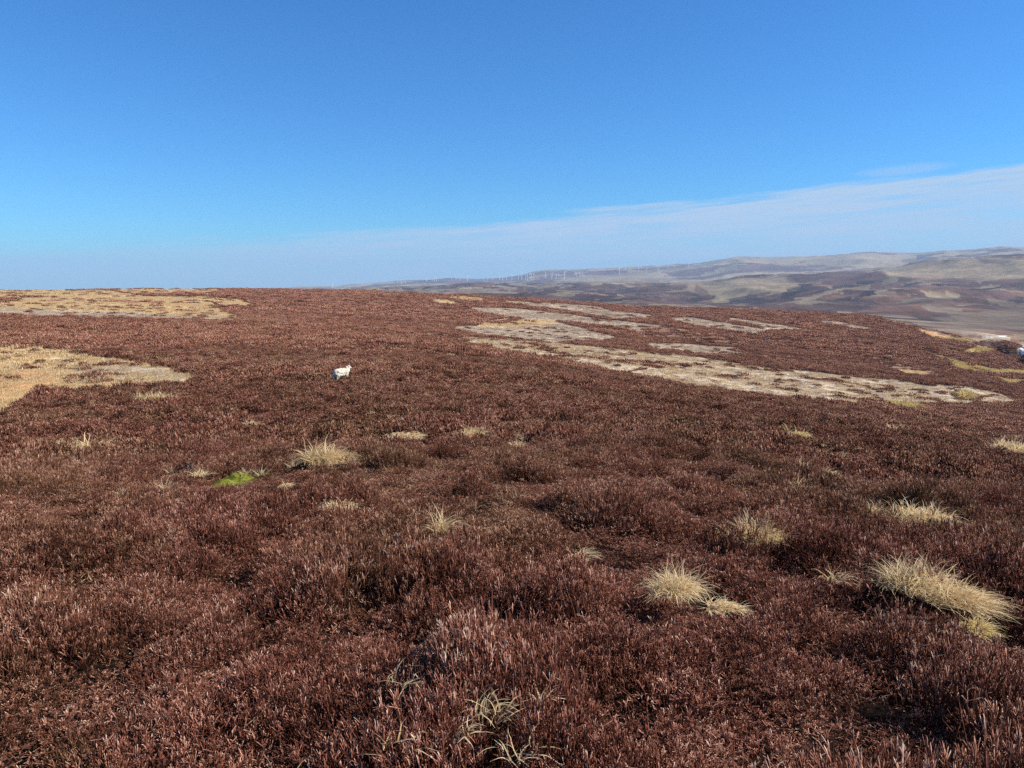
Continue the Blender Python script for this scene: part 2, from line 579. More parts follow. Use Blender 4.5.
def mat_heather():
    m, t, b = principled('heather_sprigs', 0.85, 0.12)
    geo = t.new('ShaderNodeNewGeometry')
    P = geo.outputs['Position']
    tint = attr(t, 'tint').outputs['Fac']
    oi = t.new('ShaderNodeObjectInfo')
    loc = t.noise(P, 0.35, 4, 0.6)
    loc2 = t.noise(P, 2.2, 3, 0.6)
    k = t.math('ADD', tint, t.math('MULTIPLY', t.math('SUBTRACT', loc2, 0.5), 0.5))
    k = t.math('ADD', k, attr(t, 'lift').outputs['Fac'])
    k = t.math('ADD', k, t.math('MULTIPLY', t.math('SUBTRACT', oi.outputs['Random'], 0.5), 0.34), clamp=True)
    k = t.math('ADD', k, t.math('MULTIPLY', t.math('SUBTRACT', t.noise(P, 0.055, 4, 0.6), 0.5), 0.42), clamp=True)
    red = ramp(t, k, [(0.0, (0.054, 0.018, 0.011)), (0.28, (0.17, 0.058, 0.036)), (0.55, (0.37, 0.150, 0.106)), (0.80, (0.60, 0.335, 0.255)), (1.0, (0.82, 0.64, 0.48))])
    brn = ramp(t, k, [(0.0, (0.047, 0.025, 0.013)), (0.28, (0.15, 0.075, 0.040)), (0.55, (0.33, 0.18, 0.098)), (0.80, (0.56, 0.36, 0.22)), (1.0, (0.80, 0.64, 0.45))])
    c = t.mix(t.smooth(loc, 0.36, 0.70, 0.0, 0.8), red, brn)
    gry = ramp(t, k, [(0.0, (0.05, 0.04, 0.03)), (0.5, (0.22, 0.18, 0.14)), (1.0, (0.60, 0.54, 0.45))])
    c = t.mix(t.smooth(t.noise(P, 1.3, 4, 0.65), 0.60, 0.74, 0.0, 0.75), c, gry)
    olive = t.smooth(t.noise(P, 0.9, 3, 0.6), 0.64, 0.74, 0.0, 0.35)
    c = t.mix(olive, c, (0.13, 0.10, 0.030))
    t.link(c, b.inputs['Base Color'])
    tr = t.new('ShaderNodeBsdfTranslucent')
    t.link(c, tr.inputs[0])
    mx = t.new('ShaderNodeMixShader')
    mx.inputs[0].default_value = 0.16
    out = t.n['Material Output']
    t.link(b.outputs[0], mx.inputs[1])
    t.link(tr.outputs[0], mx.inputs[2])
    t.link(mx.outputs[0], out.inputs[0])
    return m


def mat_grass(name, c0, c1, c2, transl=0.38):
    m, t, b = principled(name, 0.7, 0.2)
    tint = attr(t, 'tint').outputs['Fac']
    c = ramp(t, tint, [(0.0, c0), (0.5, c1), (1.0, c2)])
    t.link(c, b.inputs['Base Color'])
    tr = t.new('ShaderNodeBsdfTranslucent')
    t.link(c, tr.inputs[0])
    mx = t.new('ShaderNodeMixShader')
    mx.inputs[0].default_value = transl
    out = t.n['Material Output']
    t.link(b.outputs[0], mx.inputs[1])
    t.link(tr.outputs[0], mx.inputs[2])
    t.link(mx.outputs[0], out.inputs[0])
    return m


M_GROUND = mat_ground()
M_HEATHER = mat_heather()
M_STRAW = mat_grass('straw_blades', (0.30, 0.20, 0.095), (0.68, 0.50, 0.26), (0.88, 0.73, 0.46))
M_PALE = mat_grass('bleached_blades', (0.32, 0.21, 0.10), (0.72, 0.55, 0.30), (0.90, 0.76, 0.50))
M_RUSH = mat_grass('yellow_green_blades', (0.28, 0.20, 0.07), (0.60, 0.46, 0.18), (0.82, 0.68, 0.36))
M_STUB = mat_grass('burnt_stalks', (0.16, 0.115, 0.08), (0.42, 0.33, 0.245), (0.62, 0.52, 0.40), 0.15)


# ------------------------------------------------------------------ mesh helpers
def mesh_np(name, V, F, mat, fattr=None, lift=0.0, smooth=False, link=True, col=None):
    """F: list of (k-gon) index arrays of one size"""
    me = bpy.data.meshes.new(name)
    V = np.asarray(V, np.float32)
    F = np.asarray(F, np.int32)
    n, k = F.shape
    me.vertices.add(len(V))
    me.vertices.foreach_set('co', V.ravel())
    me.loops.add(n * k)
    me.loops.foreach_set('vertex_index', F.ravel())
    me.polygons.add(n)
    me.polygons.foreach_set('loop_start', np.arange(0, n * k, k, dtype=np.int32))
    me.polygons.foreach_set('loop_total', np.full(n, k, np.int32))
    if smooth:
        me.polygons.foreach_set('use_smooth', np.ones(n, bool))
    if fattr is not None:
        a = me.attributes.new('tint', 'FLOAT', 'POINT')
        a.data.foreach_set('value', np.asarray(fattr, np.float32))
    if lift:
        a = me.attributes.new('lift', 'FLOAT', 'POINT')
        a.data.foreach_set('value', np.full(len(V), lift, np.float32))
    if col is not None:
        a = me.attributes.new('soil', 'FLOAT_COLOR', 'POINT')
        a.data.foreach_set('color', np.concatenate([col, np.ones((len(col), 1))], 1).astype(np.float32).ravel())
    me.update(calc_edges=True)
    me.materials.append(mat)
    o = bpy.data.objects.new(name, me)
    if link:
        COL.objects.link(o)
    return o


def tag(o, label=None, cat=None, group=None, kind=None):
    if label:
        o['label'] = label
    if cat:
        o['category'] = cat
    if group:
        o['group'] = group
    if kind:
        o['kind'] = kind
    return o


# ------------------------------------------------------------------ the ground, one sheet to the horizon
def mosaic(x, y, seed, sx, sy, ang):
    """long cells (burnt strips) - returns a random value per cell and a second one"""
    c, s = math.cos(ang), math.sin(ang)
    u = (x * c + y * s) / sx + 0.8 * fbm(x / (sx * 1.1), y / (sx * 1.1), 3, seed + 5)
    v = (-x * s + y * c) / sy + 0.8 * fbm(x / (sy * 1.1), y / (sy * 1.1), 3, seed + 6)
    i0, j0 = np.floor(u), np.floor(v)
    best = np.full(x.shape, 9.0)
    r1 = np.zeros(x.shape)
    r2 = np.zeros(x.shape)
    for di in (-1, 0, 1):
        for dj in (-1, 0, 1):
            i, j = i0 + di, j0 + dj
            qx = i + hash2(i, j, seed)
            qy = j + hash2(i, j, seed + 1)
            q = np.hypot(u - qx, v - qy)
            m = q < best
            best = np.where(m, q, best)
            r1 = np.where(m, hash2(i, j, seed + 2), r1)
            r2 = np.where(m, hash2(i, j, seed + 3), r2)
    return r1, r2


HEATH_FAR = np.array((0.105, 0.052, 0.040))
PEAT = np.array((0.014, 0.0085, 0.006))


def ground_colour(x, y, z):
    d = np.hypot(x, y)
    px, py = project(x, y, z)
    px = np.nan_to_num(px, nan=-9999)
    py = np.nan_to_num(py, nan=-9999)
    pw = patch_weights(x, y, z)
    cov = pw.sum(0)
    k = sstep(d, 200, 520)[..., None]
    base = PEAT * (1 - k) + HEATH_FAR * k
    tone = fbm(x / 90, y / 90, 3, 91)[..., None]
    base = base * (1 + 0.45 * tone)
    # old strips on the near hill, barely told from the heather
    r1, r2 = mosaic(x, y, 301, 90, 28, 0.35)
    old = (sstep(r1, 0.80, 0.84) * sstep(d, 170, 260) * (1 - sstep(d, 700, 900)))[..., None]
    base = base * (1 - 0.35 * old) + 0.35 * old * PCOL[BROWN]
    mott = fbm(x / 5, y / 5, 4, 611) + 0.6 * fbm(x / 22, y / 22, 2, 621)
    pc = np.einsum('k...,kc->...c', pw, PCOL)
    mix_ = sstep(mott, 0.02, 0.45)[..., None] * cov[..., None]
    warm = (pw[STRAW] + pw[ORANGE])[..., None]
    mcol = np.array((0.46, 0.25, 0.12)) * warm + np.array((0.24, 0.165, 0.115)) * (1 - warm)
    pc = pc * (1 - 0.6 * mix_) + 0.6 * mix_ * mcol * cov[..., None]
    mix_ = sstep(-mott, 0.12, 0.5)[..., None] * cov[..., None]
    pc = pc * (1 - 0.5 * mix_) + 0.5 * mix_ * np.array((0.30, 0.215, 0.15)) * cov[..., None]
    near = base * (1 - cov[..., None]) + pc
    # hills across the valley: heather, burnt strips and pale grass in a mosaic
    heath = np.array((0.092, 0.054, 0.046))
    dark = np.array((0.048, 0.032, 0.030))
    grey = np.array((0.20, 0.155, 0.115))
    tan = np.array((0.30, 0.235, 0.150))
    red = np.array((0.150, 0.085, 0.062))
    pal = np.stack([heath, dark, grey, tan, red])
    r1, r2 = mosaic(x, y, 401, 85, 80, 0.30)
    r1b, r2b = mosaic(x, y, 431, 120, 190, 0.35)
    sel = d + 500 * fbm(x / 300, y / 300, 2, 441) > 2900
    r1, r2 = np.where(sel, r1b, r1), np.where(sel, r2b, r2)
    q1, q2 = mosaic(x, y, 501, 330, 300, -0.3)
    # share of grass: higher up the mid hills, to the right, and on the far hills
    g = -0.06 + 0.30 * sstep(d, 3600, 4900) * sstep(px, 640, 960) + 0.12 * sstep(d, 2700, 3300) * (1 - sstep(px, 700, 830))
    g = g + 0.34 * fbm(x / 330, y / 330, 3, 131)
    tt = r1 * 0.85 + q1 * 0.15
    c = np.where((tt < g * 0.75)[..., None], tan, np.where((tt < g + 0.30)[..., None], grey * 0.8, np.where((r2 > 0.84)[..., None], red * 0.85, np.where((r2 < 0.22)[..., None], dark * 1.25, heath))))
    c = c * (0.82 + 0.36 * q2[..., None]) * (1 + 0.75 * fbm(x / 75, y / 42, 3, 171))[..., None]
    # thin burnt strips and pale grass lines across the mid hills
    s1, s2 = mosaic(x, y, 801, 190, 62, 0.55)
    c = np.where((s1 > 0.86)[..., None], tan * (0.55 + 0.35 * s2[..., None]), c)
    c = np.where((s1 < 0.12)[..., None], dark * 0.9, c)
    # softer, larger pattern far away
    fm, fm2 = mosaic(x, y, 701, 520, 260, 0.3)
    far = np.where((fbm(x / 900, y / 700, 4, 151) + 0.5 * (fm - 0.5) > 0.02)[..., None], heath * 1.35, tan * 0.85) * (0.7 + 0.6 * fm2[..., None])
    kf = sstep(d, 5600, 7000)[..., None]
    c = c * (1 - kf) + far * kf
    # named places on the mid hills
    def place(P, colr, soft, d0, d1, amt=1.0):
        nonlocal c
        PA = np.array(P, float)
        m = (d > d0) & (d < d1) & (px > PA[:, 0].min() - 8) & (px < PA[:, 0].max() + 8) & (py > PA[:, 1].min() - 6) & (py < PA[:, 1].max() + 6)
        if m.any():
            n = fbm(x[m] / 120, y[m] / 120, 3, 161)
            cc = sstep(poly_sd(px[m] + 4 * n, py[m] + 2.2 * n, P), -soft, soft) * amt
            c[m] = c[m] * (1 - cc[:, None]) + np.array(colr) * cc[:, None]
    place([(690, 283), (735, 279), (790, 277), (800, 286), (770, 292), (735, 296), (700, 294), (684, 290)], tan * 0.9, 1.5, 1200, 5600, 0.75)
    place([(696, 284), (706, 290), (714, 300), (704, 298), (694, 291)], heath, 1.2, 1200, 5600, 0.75)
    place([(735, 301), (755, 297.5), (785, 300), (762, 305), (742, 305)], dark * 0.9, 1.0, 1200, 5600)
    place([(715, 294), (730, 296), (728, 302), (712, 303)], (0.33, 0.28, 0.15), 1.0, 1200, 5600, 0.5)
    place([(880, 270), (930, 262), (980, 258), (1050, 258), (1050, 276), (985, 279), (930, 278), (890, 276)], tan * 1.02, 2.0, 1200, 5800, 0.75)
    place([(975, 258), (1012, 260), (1004, 265), (984, 264)], heath, 1.0, 1200, 5800, 0.6)
    place([(786, 277), (830, 270), (885, 272), (885, 278), (830, 283), (790, 283)], heath, 2.5, 1200, 5600, 0.7)
    place([(930, 317), (985, 311), (1050, 309), (1050, 325), (1000, 330), (960, 328)], grey * 0.75, 2.0, 700, 2500, 0.7)
    place([(560, 276), (640, 276), (700, 281), (690, 284), (600, 283), (560, 282)], tan * 0.95, 1.5, 4000, 9500, 0.6)
    km = sstep(d, 800, 1150)[..., None]
    return near * (1 - km) + c * km


fine_az = np.arange(-44, 44.001, 0.085)
side = np.concatenate([np.arange(-180, -44, 4.0), [-44 - 1e-6]])[:-1]
azs = np.radians(np.concatenate([side, fine_az, np.arange(48, 180, 4.0)]))
rad = [0.35]
while rad[-1] < 19500:
    r_ = rad[-1]
    rad.append(r_ * (1.03 if r_ < 8 else 1.017 if r_ < 900 else 1.010))
rad = np.array(rad)
A, D = np.meshgrid(azs, rad)
GX, GY = D * np.sin(A), D * np.cos(A)
GZ = ground_z(GX, GY)
nr, na = A.shape
idx = np.arange(nr * na).reshape(nr, na)
q = np.stack([idx[:-1, :], np.roll(idx, -1, 1)[:-1, :], np.roll(idx, -1, 1)[1:, :], idx[1:, :]], -1).reshape(-1, 4)
q = q[:, ::-1]
V = np.stack([GX, GY, GZ], -1).reshape(-1, 3)
ctr = len(V)
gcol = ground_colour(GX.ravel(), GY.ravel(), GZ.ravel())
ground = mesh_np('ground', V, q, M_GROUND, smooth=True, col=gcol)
tag(ground, 'brown heather moor falling away to a valley with patchwork hills beyond', 'moorland', kind='structure')
ZMIN, ZMAX = float(GZ.min()), float(GZ.max())


# ------------------------------------------------------------------ plant templates for the ground cover
def strokes(n, Rr, Hh, seg, width, lean, tmin, tmax, sides=3, top_len=0.18, bulge=True, hump=0.35, jitter=0.06, tip=0.22, cluster=1):
    """a clump of upright sprigs as tapered stalks; returns V, F(quads), tint"""
    V, F, T = [], [], []
    for k in range(n):
        lead = k % cluster == 0
        if lead:
            r = Rr * math.sqrt(random.random())
            th = random.uniform(0, 2 * math.pi)
            bx, by = r * math.cos(th), r * math.sin(th)
            h_c = random.gauss(0, jitter)
            t_c = random.random() ** 1.2
        h = Hh * (1 - hump * (r / Rr) ** 2) + h_c - (0 if lead else random.uniform(0.0, 0.35) * top_len)
        h = max(h, Hh * 0.25)
        L = min(h, top_len * random.uniform(0.7, 1.3))
        la = lean * (r / Rr) * 0.8 + random.gauss(0, 0.22 if lead else 0.52)
        ld = th + random.gauss(0, 0.9 if lead else 1.6)
        dx, dy = math.sin(la) * math.cos(ld), math.sin(la) * math.sin(ld)
        dz = math.cos(la)
        base = (bx, by, h - L * dz)
        t0 = min(1, max(0, t_c + random.gauss(0, 0.12))) * (tmax - tmin) + tmin
        wv = width * random.uniform(0.7, 1.35)
        rot = random.uniform(0, 6.28)
        i0 = len(V)
        for s in range(seg + 1):
            f = s / seg
            if s == seg:
                rr = wv * 0.12
            elif s == 0:
                rr = wv * 0.45
            else:
                rr = wv * (1.0 if s % 2 else 0.62) * (1.0 - 0.35 * f) if bulge else wv * (1 - 0.7 * f)
            for q_ in range(sides):
                a = rot + 2 * math.pi * q_ / sides + (0.5 if s % 2 else 0)
                V.append((base[0] + dx * L * f + rr * math.cos(a), base[1] + dy * L * f + rr * math.sin(a), base[2] + dz * L * f))
                T.append(min(1, max(0, t0 * (0.45 + 0.55 * f) + (tip * f * f if random.random() < 0.6 else 0) + random.gauss(0, 0.04))))
        for s in range(seg):
            for q_ in range(sides):
                a0 = i0 + s * sides + q_
                a1 = i0 + s * sides + (q_ + 1) % sides
                F.append((a0, a1, a1 + sides, a0 + sides))
    return V, F, T


def leaflets(V, F, T, n, Rr, Hh, hump, lean, per, size, top_len, jitter):
    """sprigs with little dry bells set along the tip"""
    for k in range(n):
        r = Rr * math.sqrt(random.random())
        th = random.uniform(0, 6.2832)
        h = max(Hh * (1 - hump * (r / Rr) ** 2) + random.gauss(0, jitter), Hh * 0.3)
        la = lean * (r / Rr) + random.gauss(0, 0.16)
        ld = th + random.gauss(0, 0.7)
        ax = np.array((math.sin(la) * math.cos(ld), math.sin(la) * math.sin(ld), math.cos(la)))
        L = top_len * random.uniform(0.6, 1.3)
        tip = np.array((r * math.cos(th), r * math.sin(th), h))
        t0 = random.random() ** 1.25
        # stalk
        i0 = len(V)
        sidev = np.cross(ax, (math.cos(k * 2.4), math.sin(k * 2.4), 0))
        sidev /= np.linalg.norm(sidev)
        oth = np.cross(ax, sidev)
        for f, rr in ((0.0, 0.0016), (0.5, 0.0018), (1.0, 0.0006)):
            p = tip - ax * (L * 1.5) * (1 - f)
            for q_ in range(3):
                a = q_ * 2.094
                v = p + rr * (sidev * math.cos(a) + oth * math.sin(a))
                V.append(tuple(v))
                T.append(0.12 + 0.3 * t0 * f)
        for s in range(2):
            for q_ in range(3):
                F.append((i0 + s * 3 + q_, i0 + s * 3 + (q_ + 1) % 3, i0 + s * 3 + 3 + (q_ + 1) % 3, i0 + s * 3 + 3 + q_))
        for b_ in range(per):
            f = b_ / per + random.uniform(0, 0.6 / per)
            p = tip - ax * L * (1 - f)
            a = b_ * 2.4 + random.uniform(-0.4, 0.4)
            out = sidev * math.cos(a) + oth * math.sin(a)
            up = ax * random.uniform(0.55, 1.1) + out
            up /= np.linalg.norm(up)
            wv = np.cross(up, ax + 0.01)
            wv /= np.linalg.norm(wv) + 1e-9
            sz = size * random.uniform(0.7, 1.3) * (1.15 - 0.55 * f)
            i0 = len(V)
            V.extend([tuple(p), tuple(p + up * sz * 0.55 + wv * sz * 0.30), tuple(p + up * sz), tuple(p + up * sz * 0.55 - wv * sz * 0.30)])
            tt = min(1, max(0, 0.16 + 0.62 * t0 + 0.20 * f * random.random() + random.gauss(0, 0.07) + (0.3 if random.random() < 0.05 else 0)))
            T.extend([tt * 0.8, tt, tt, tt])
            F.append((i0, i0 + 1, i0 + 2, i0 + 3))


def blades(n, rx, ry, L, width, wind, spread, tmin=0.1, tmax=1.0, segs=5, droop=1.0, flat_=0.0, up_=1.0, wob=0.10, rnd=0.45):
    """curved grass blades; wind is a direction the tips bend to"""
    V, F, T = [], [], []
    nc = max(1, int(n / 45))
    crowns = [(random.gauss(0, 0.5), random.gauss(0, 0.5), random.uniform(0.55, 1.15), random.gauss(0, 0.35), random.gauss(0, 0.35)) for _ in range(nc)]
    for k in range(n):
        r = math.sqrt(random.random())
        th = random.uniform(0, 6.2832)
        cx_, cy_, ch_, lx_, ly_ = crowns[k % nc] if nc > 1 else (0, 0, 1, 0, 0)
        q_ = 0.45 if nc > 1 else 1.0
        p = np.array((rx * (cx_ + q_ * r * math.cos(th)), ry * (cy_ + q_ * r * math.sin(th)), 0.0))
        out = np.array((math.cos(th) * r * spread + lx_, math.sin(th) * r * spread + ly_, 0)) + np.array((random.gauss(0, rnd), random.gauss(0, rnd), 0))
        d = np.array((0, 0, up_ - 0.6 * flat_)) + out * 0.7 + np.array((wind[0], wind[1], 0)) * 0.35
        d /= np.linalg.norm(d)
        bend = out * 0.8 + np.array((wind[0], wind[1], 0)) * random.uniform(0.5, 1.3)
        ll = L * ch_ * random.uniform(0.4, 1.02)
        wv = width * random.uniform(0.6, 1.3)
        sa = random.uniform(0, 6.28)
        sidev = np.array((math.cos(sa), math.sin(sa), 0))
        t0 = random.uniform(tmin, tmax)
        i0 = len(V)
        for s in range(segs + 1):
            f = s / segs
            ww = wv * (1 - f ** 1.6) * 0.5 + 0.0004
            V.append(tuple(p + sidev * ww))
            V.append(tuple(p - sidev * ww))
            tv = min(1, max(0, t0 * (0.55 + 0.55 * f)))
            T.extend([tv, tv])
            d = d + np.array((random.gauss(0, wob), random.gauss(0, wob), random.gauss(0, wob * 0.6)))
            d = d + (bend * 0.30 + np.array((0, 0, -0.22 * droop * f * 2))) * (2.2 / segs)
            d /= np.linalg.norm(d)
            p = p + d * ll / segs
            if p[2] < 0.01:
                p[2] = 0.01
        for s in range(segs):
            a = i0 + 2 * s
            F.append((a, a + 1, a + 3, a + 2))
    return V, F, T


def template_set(prefix, builders, mat):
    c = bpy.data.collections.new(prefix)          # never linked to the scene: only a source of shapes
    for k, bld in enumerate(builders):
        V, F, T = bld()
        o = mesh_np('%s_%02d' % (prefix, k), V, F, mat, fattr=T, link=False, lift=0.0 if bld is h0 else -0.09 if bld is h1 else -0.13)
        c.objects.link(o)
    return c


def h0():
    V, F, T = strokes(290, 0.17, 0.26, 4, 0.0024, 0.65, 0.10, 0.88, top_len=0.036, hump=0.5, jitter=0.030, tip=0.24, cluster=4)
    V2, F2, T2 = strokes(36, 0.15, 0.21, 2, 0.0022, 0.5, 0.0, 0.30, top_len=0.20, bulge=False)
    n = len(V)
    V += V2
    F += [tuple(i + n for i in f) for f in F2]
    T += T2
    leaflets(V, F, T, 55, 0.17, 0.265, 0.5, 0.7, 9, 0.0072, 0.06, 0.03)
    return V, F, T


def h1():
    return strokes(190, 0.24, 0.29, 3, 0.0085, 0.75, 0.04, 0.90, top_len=0.065, hump=0.55, jitter=0.035, tip=0.24, cluster=3)


def h2():
    return strokes(210, 0.56, 0.33, 2, 0.021, 0.85, 0.04, 0.88, top_len=0.13, cluster=2, hump=0.6, jitter=0.04)


def h3():
    return strokes(90, 1.15, 0.42, 2, 0.075, 0.7, 0.15, 0.82, top_len=0.36, hump=0.5, jitter=0.07)


def h4():
    return strokes(80, 2.4, 0.55, 2, 0.20, 0.8, 0.2, 0.80, top_len=0.5, hump=0.5, jitter=0.10)


HC = template_set('heather_shape', [h0] * 7 + [h1] * 6 + [h2] * 5 + [h3] * 5 + [h4] * 5, M_HEATHER)
HSETS = [(0, 7), (7, 13), (13, 18), (18, 23), (23, 28)]


def stuff_object(name, pts, rot, scl, idx_, coll, mat):
    me = bpy.data.meshes.new(name)
    me.vertices.add(len(pts))
    me.vertices.foreach_set('co', np.asarray(pts, np.float32).ravel())
    a = me.attributes.new('turn', 'FLOAT_VECTOR', 'POINT')
    a.data.foreach_set('vector', np.asarray(rot, np.float32).ravel())
    a = me.attributes.new('size', 'FLOAT_VECTOR', 'POINT')
    a.data.foreach_set('vector', np.asarray(scl, np.float32).ravel())
    a = me.attributes.new('pick', 'INT', 'POINT')
    a.data.foreach_set('value', np.asarray(idx_, np.int32))
    me.materials.append(mat)
    o = bpy.data.objects.new(name, me)
    COL.objects.link(o)
    g = bpy.data.node_groups.new(name + '_spread', 'GeometryNodeTree')
    g.interface.new_socket('Geometry', in_out='INPUT', socket_type='NodeSocketGeometry')
    g.interface.new_socket('Geometry', in_out='OUTPUT', socket_type='NodeSocketGeometry')
    gi = g.nodes.new('NodeGroupInput')
    go = g.nodes.new('NodeGroupOutput')
    ci = g.nodes.new('GeometryNodeCollectionInfo')
    ci.inputs['Collection'].default_value = coll
    ci.inputs['Separate Children'].default_value = True
    ci.inputs['Reset Children'].default_value = True
    ip = g.nodes.new('GeometryNodeInstanceOnPoints')
    ip.inputs['Pick Instance'].default_value = True

    def named(nm, typ):
        n = g.nodes.new('GeometryNodeInputNamedAttribute')
        n.data_type = typ
        n.inputs['Name'].default_value = nm
        return n.outputs['Attribute']
    g.links.new(gi.outputs[0], ip.inputs['Points'])
    g.links.new(ci.outputs[0], ip.inputs['Instance'])
    g.links.new(named('pick', 'INT'), ip.inputs['Instance Index'])
    g.links.new(named('turn', 'FLOAT_VECTOR'), ip.inputs['Rotation'])
    g.links.new(named('size', 'FLOAT_VECTOR'), ip.inputs['Scale'])
    g.links.new(ip.outputs[0], go.inputs[0])
    md = o.modifiers.new('spread', 'NODES')
    md.node_group = g
    return o


# tussocks that stand alone: (label, category, px, py, width px, height px, blades, wind, material, flat)
TUFTS = [
    ('upright cream grass tuft ringed by heather, beside a smaller bleached wisp', 672, 590, 46, 34, 300, (0.1, 0), 'P', 0.0),
    ('small bleached grass wisp just beside the upright cream tuft', 724, 601, 34, 16, 110, (0.9, 0), 'P', 0.3),
    ('golden grass tuft with a black hollow in the heather beside it', 752, 536, 48, 26, 420, (0.5, 0.1), 'S', 0.0),
    ('broad pale domed tussock, largest grass clump in the heather', 910, 584, 54, 30, 520, (0.35, 0), 'P', 0.0),
    ('straw tussock with blades swept sideways, joined to the broad domed tussock', 958, 599, 54, 30, 420, (1.0, 0.0), 'S', 0.1),
    ('yellow drooping grass spray below the swept straw tussock', 976, 628, 30, 20, 100, (0.7, -0.3), 'R', 0.1),
    ('greyish sprawling tussock with loose trailing blades behind the domed tussock', 914, 516, 50, 17, 260, (0.6, 0), 'P', 0.2),
    ('small round pale tuft beside the greyish sprawling tussock', 874, 511, 18, 12, 90, (0.1, 0), 'P', 0.0),
    ('golden tussock sweeping sideways near the green moss', 322, 459, 46, 22, 420, (0.9, -0.3), 'S', 0.15),
    ('thin upright straw tuft alone in unbroken heather', 440, 528, 22, 22, 70, (0.1, 0), 'S', 0.0),
    ('low flattened straw tussock below the bare grass patch', 96, 446, 54, 11, 260, (0.7, 0), 'S', 0.5),
    ('yellow green rush clump halfway down the dark slope', 792, 434, 42, 8, 320, (0.5, 0), 'R', 0.6),
    ('pale feathery tuft below the yellow green rush clump', 805, 469, 26, 12, 130, (0.3, 0), 'P', 0.0),
    ('smaller pale tuft just beside the feathery one', 831, 474, 18, 9, 80, (0.4, 0), 'P', 0.0),
    ('narrow rusty straw tuft under the pale feathery pair', 798, 489, 13, 12, 60, (0.2, 0), 'S', 0.0),
    ('long flat streak of bleached grass on the open slope', 404, 434, 52, 7, 240, (0.8, 0), 'P', 0.6),
    ('ragged bleached grass between a flat streak and a small tuft', 470, 431, 44, 9, 180, (0.5, 0), 'P', 0.3),
    ('small bleached tuft beside ragged pale stems', 517, 447, 24, 9, 120, (0.5, 0), 'P', 0.2),
    ('slanting swathe of flattened pale grass below the golden tussock', 334, 502, 44, 9, 190, (0.7, 0.5), 'P', 0.6),
    ('grey dead tuft between the black burrow and green moss', 199, 474, 18, 8, 60, (0.2, 0), 'P', 0.2),
    ('flat strip of straw trailing from the green moss', 280, 482, 34, 4, 80, (0.8, 0), 'S', 0.6),
    ('straw tussock cut off from the bare grass patch by heather', 158, 400, 44, 9, 260, (0.5, 0), 'S', 0.3),
    ('faint pale tuft uphill of the golden tussock', 250, 427, 18, 6, 70, (0.4, 0), 'P', 0.2),
    ('grey ragged tussock on the dark shoulder at the picture edge', 1012, 449, 34, 12, 160, (0.3, 0), 'P', 0.1),
    ('small straw tuft under the end of the stony strip', 896, 431, 26, 7, 130, (0.4, 0), 'S', 0.2),
    ('yellow green tussock at the lower edge of the stony strip', 900, 406, 34, 8, 200, (0.3, 0), 'R', 0.2),
    ('yellow green tussock at the narrow end of the stony strip', 966, 397, 22, 9, 160, (0.3, 0), 'R', 0.0),
    ('faint bleached wisps in heather uphill of the cream tuft', 580, 550, 32, 10, 60, (0.6, 0), 'P', 0.3),
    ('thin straw wisps between golden tuft and domed tussock', 838, 578, 36, 14, 28, (0.5, 0), 'S', 0.1),
    ('bleached looping grass stems low at the bottom edge', 520, 738, 54, 26, 22, (0.9, -0.3), 'P', 0.3),
    ('curling bleached grass tuft behind the looping stems', 492, 702, 44, 24, 40, (0.7, 0.1), 'P', 0.1),
    ('upright rusty straw stems beside the curling bleached tuft', 541, 690, 10, 26, 16, (0.2, 0), 'S', 0.0),
    ('long arching straw stems lying over heather at the bottom', 398, 735, 46, 22, 14, (0.9, 0.2), 'S', 0.4),
    ('short bent straw wisp between arching stems and curling tuft', 462, 722, 18, 18, 14, (0.6, -0.2), 'P', 0.1),
    ('sparse straw stems below the thin upright straw tuft', 395, 672, 40, 16, 14, (0.5, 0.1), 'S', 0.3),
]
MATS = {'P': M_PALE, 'S': M_STRAW, 'R': M_RUSH}
tuft_sites = []
for lab, px, py, wp, hp, nb, wind, mt, fl in TUFTS:
    p = hit(px, py, 0.30 if py > 650 else 0.20 if py > 430 else 0.12)
    d = float(np.hypot(p[0], p[1]))
    tuft_sites.append((p, wp / FPX * d, hp / FPX * d, d))

# dark gaps in the heather: (px, py, width px)
GAPS = [(168, 477, 26), (785, 561, 36), (815, 710, 44), (860, 605, 44), (745, 755, 26), (640, 612, 14), (545, 620, 30), (830, 640, 26),
        (300, 383, 36), (250, 500, 12), (10, 745, 40), (420, 632, 26), (600, 690, 22), (925, 432, 40), (850, 528, 40), (75, 592, 18),
        (480, 500, 18), (370, 455, 14), (640, 690, 24), (285, 735, 20), (120, 640, 22), (715, 585, 36), (1005, 560, 30), (880, 690, 24), (950, 745, 30)]
gap_sites = []
for px, py, wp in GAPS:
    p = hit(px, py, 0.12)
    gap_sites.append((p[0], p[1], wp / FPX * np.hypot(p[0], p[1]) * 0.5))
sheep_p = hit(341, 380.5, 0.12)
moss_p = hit(241, 479, 0.05)
moss_r = 21 / FPX * np.hypot(moss_p[0], moss_p[1])


def ring_points(d0, d1, spacing, half_deg):
    """jittered grid over a wedge in front of the camera"""
    out = []
    ys = np.arange(-d1 if half_deg > 90 else d0 * math.cos(R(half_deg)) - 1, d1 + spacing, spacing)
    xm = d1 * math.sin(R(min(half_deg, 90)))
    xs = np.arange(-xm, xm + spacing, spacing)
    X, Y = np.meshgrid(xs, ys)
    X = X + rng.uniform(-0.5, 0.5, X.shape) * spacing
    Y = Y + rng.uniform(-0.5, 0.5, Y.shape) * spacing
    X, Y = X.ravel(), Y.ravel()
    d = np.hypot(X, Y)
    m = (d >= d0) & (d < d1) & (np.abs(np.degrees(np.arctan2(X, Y))) < half_deg)
    return X[m], Y[m]


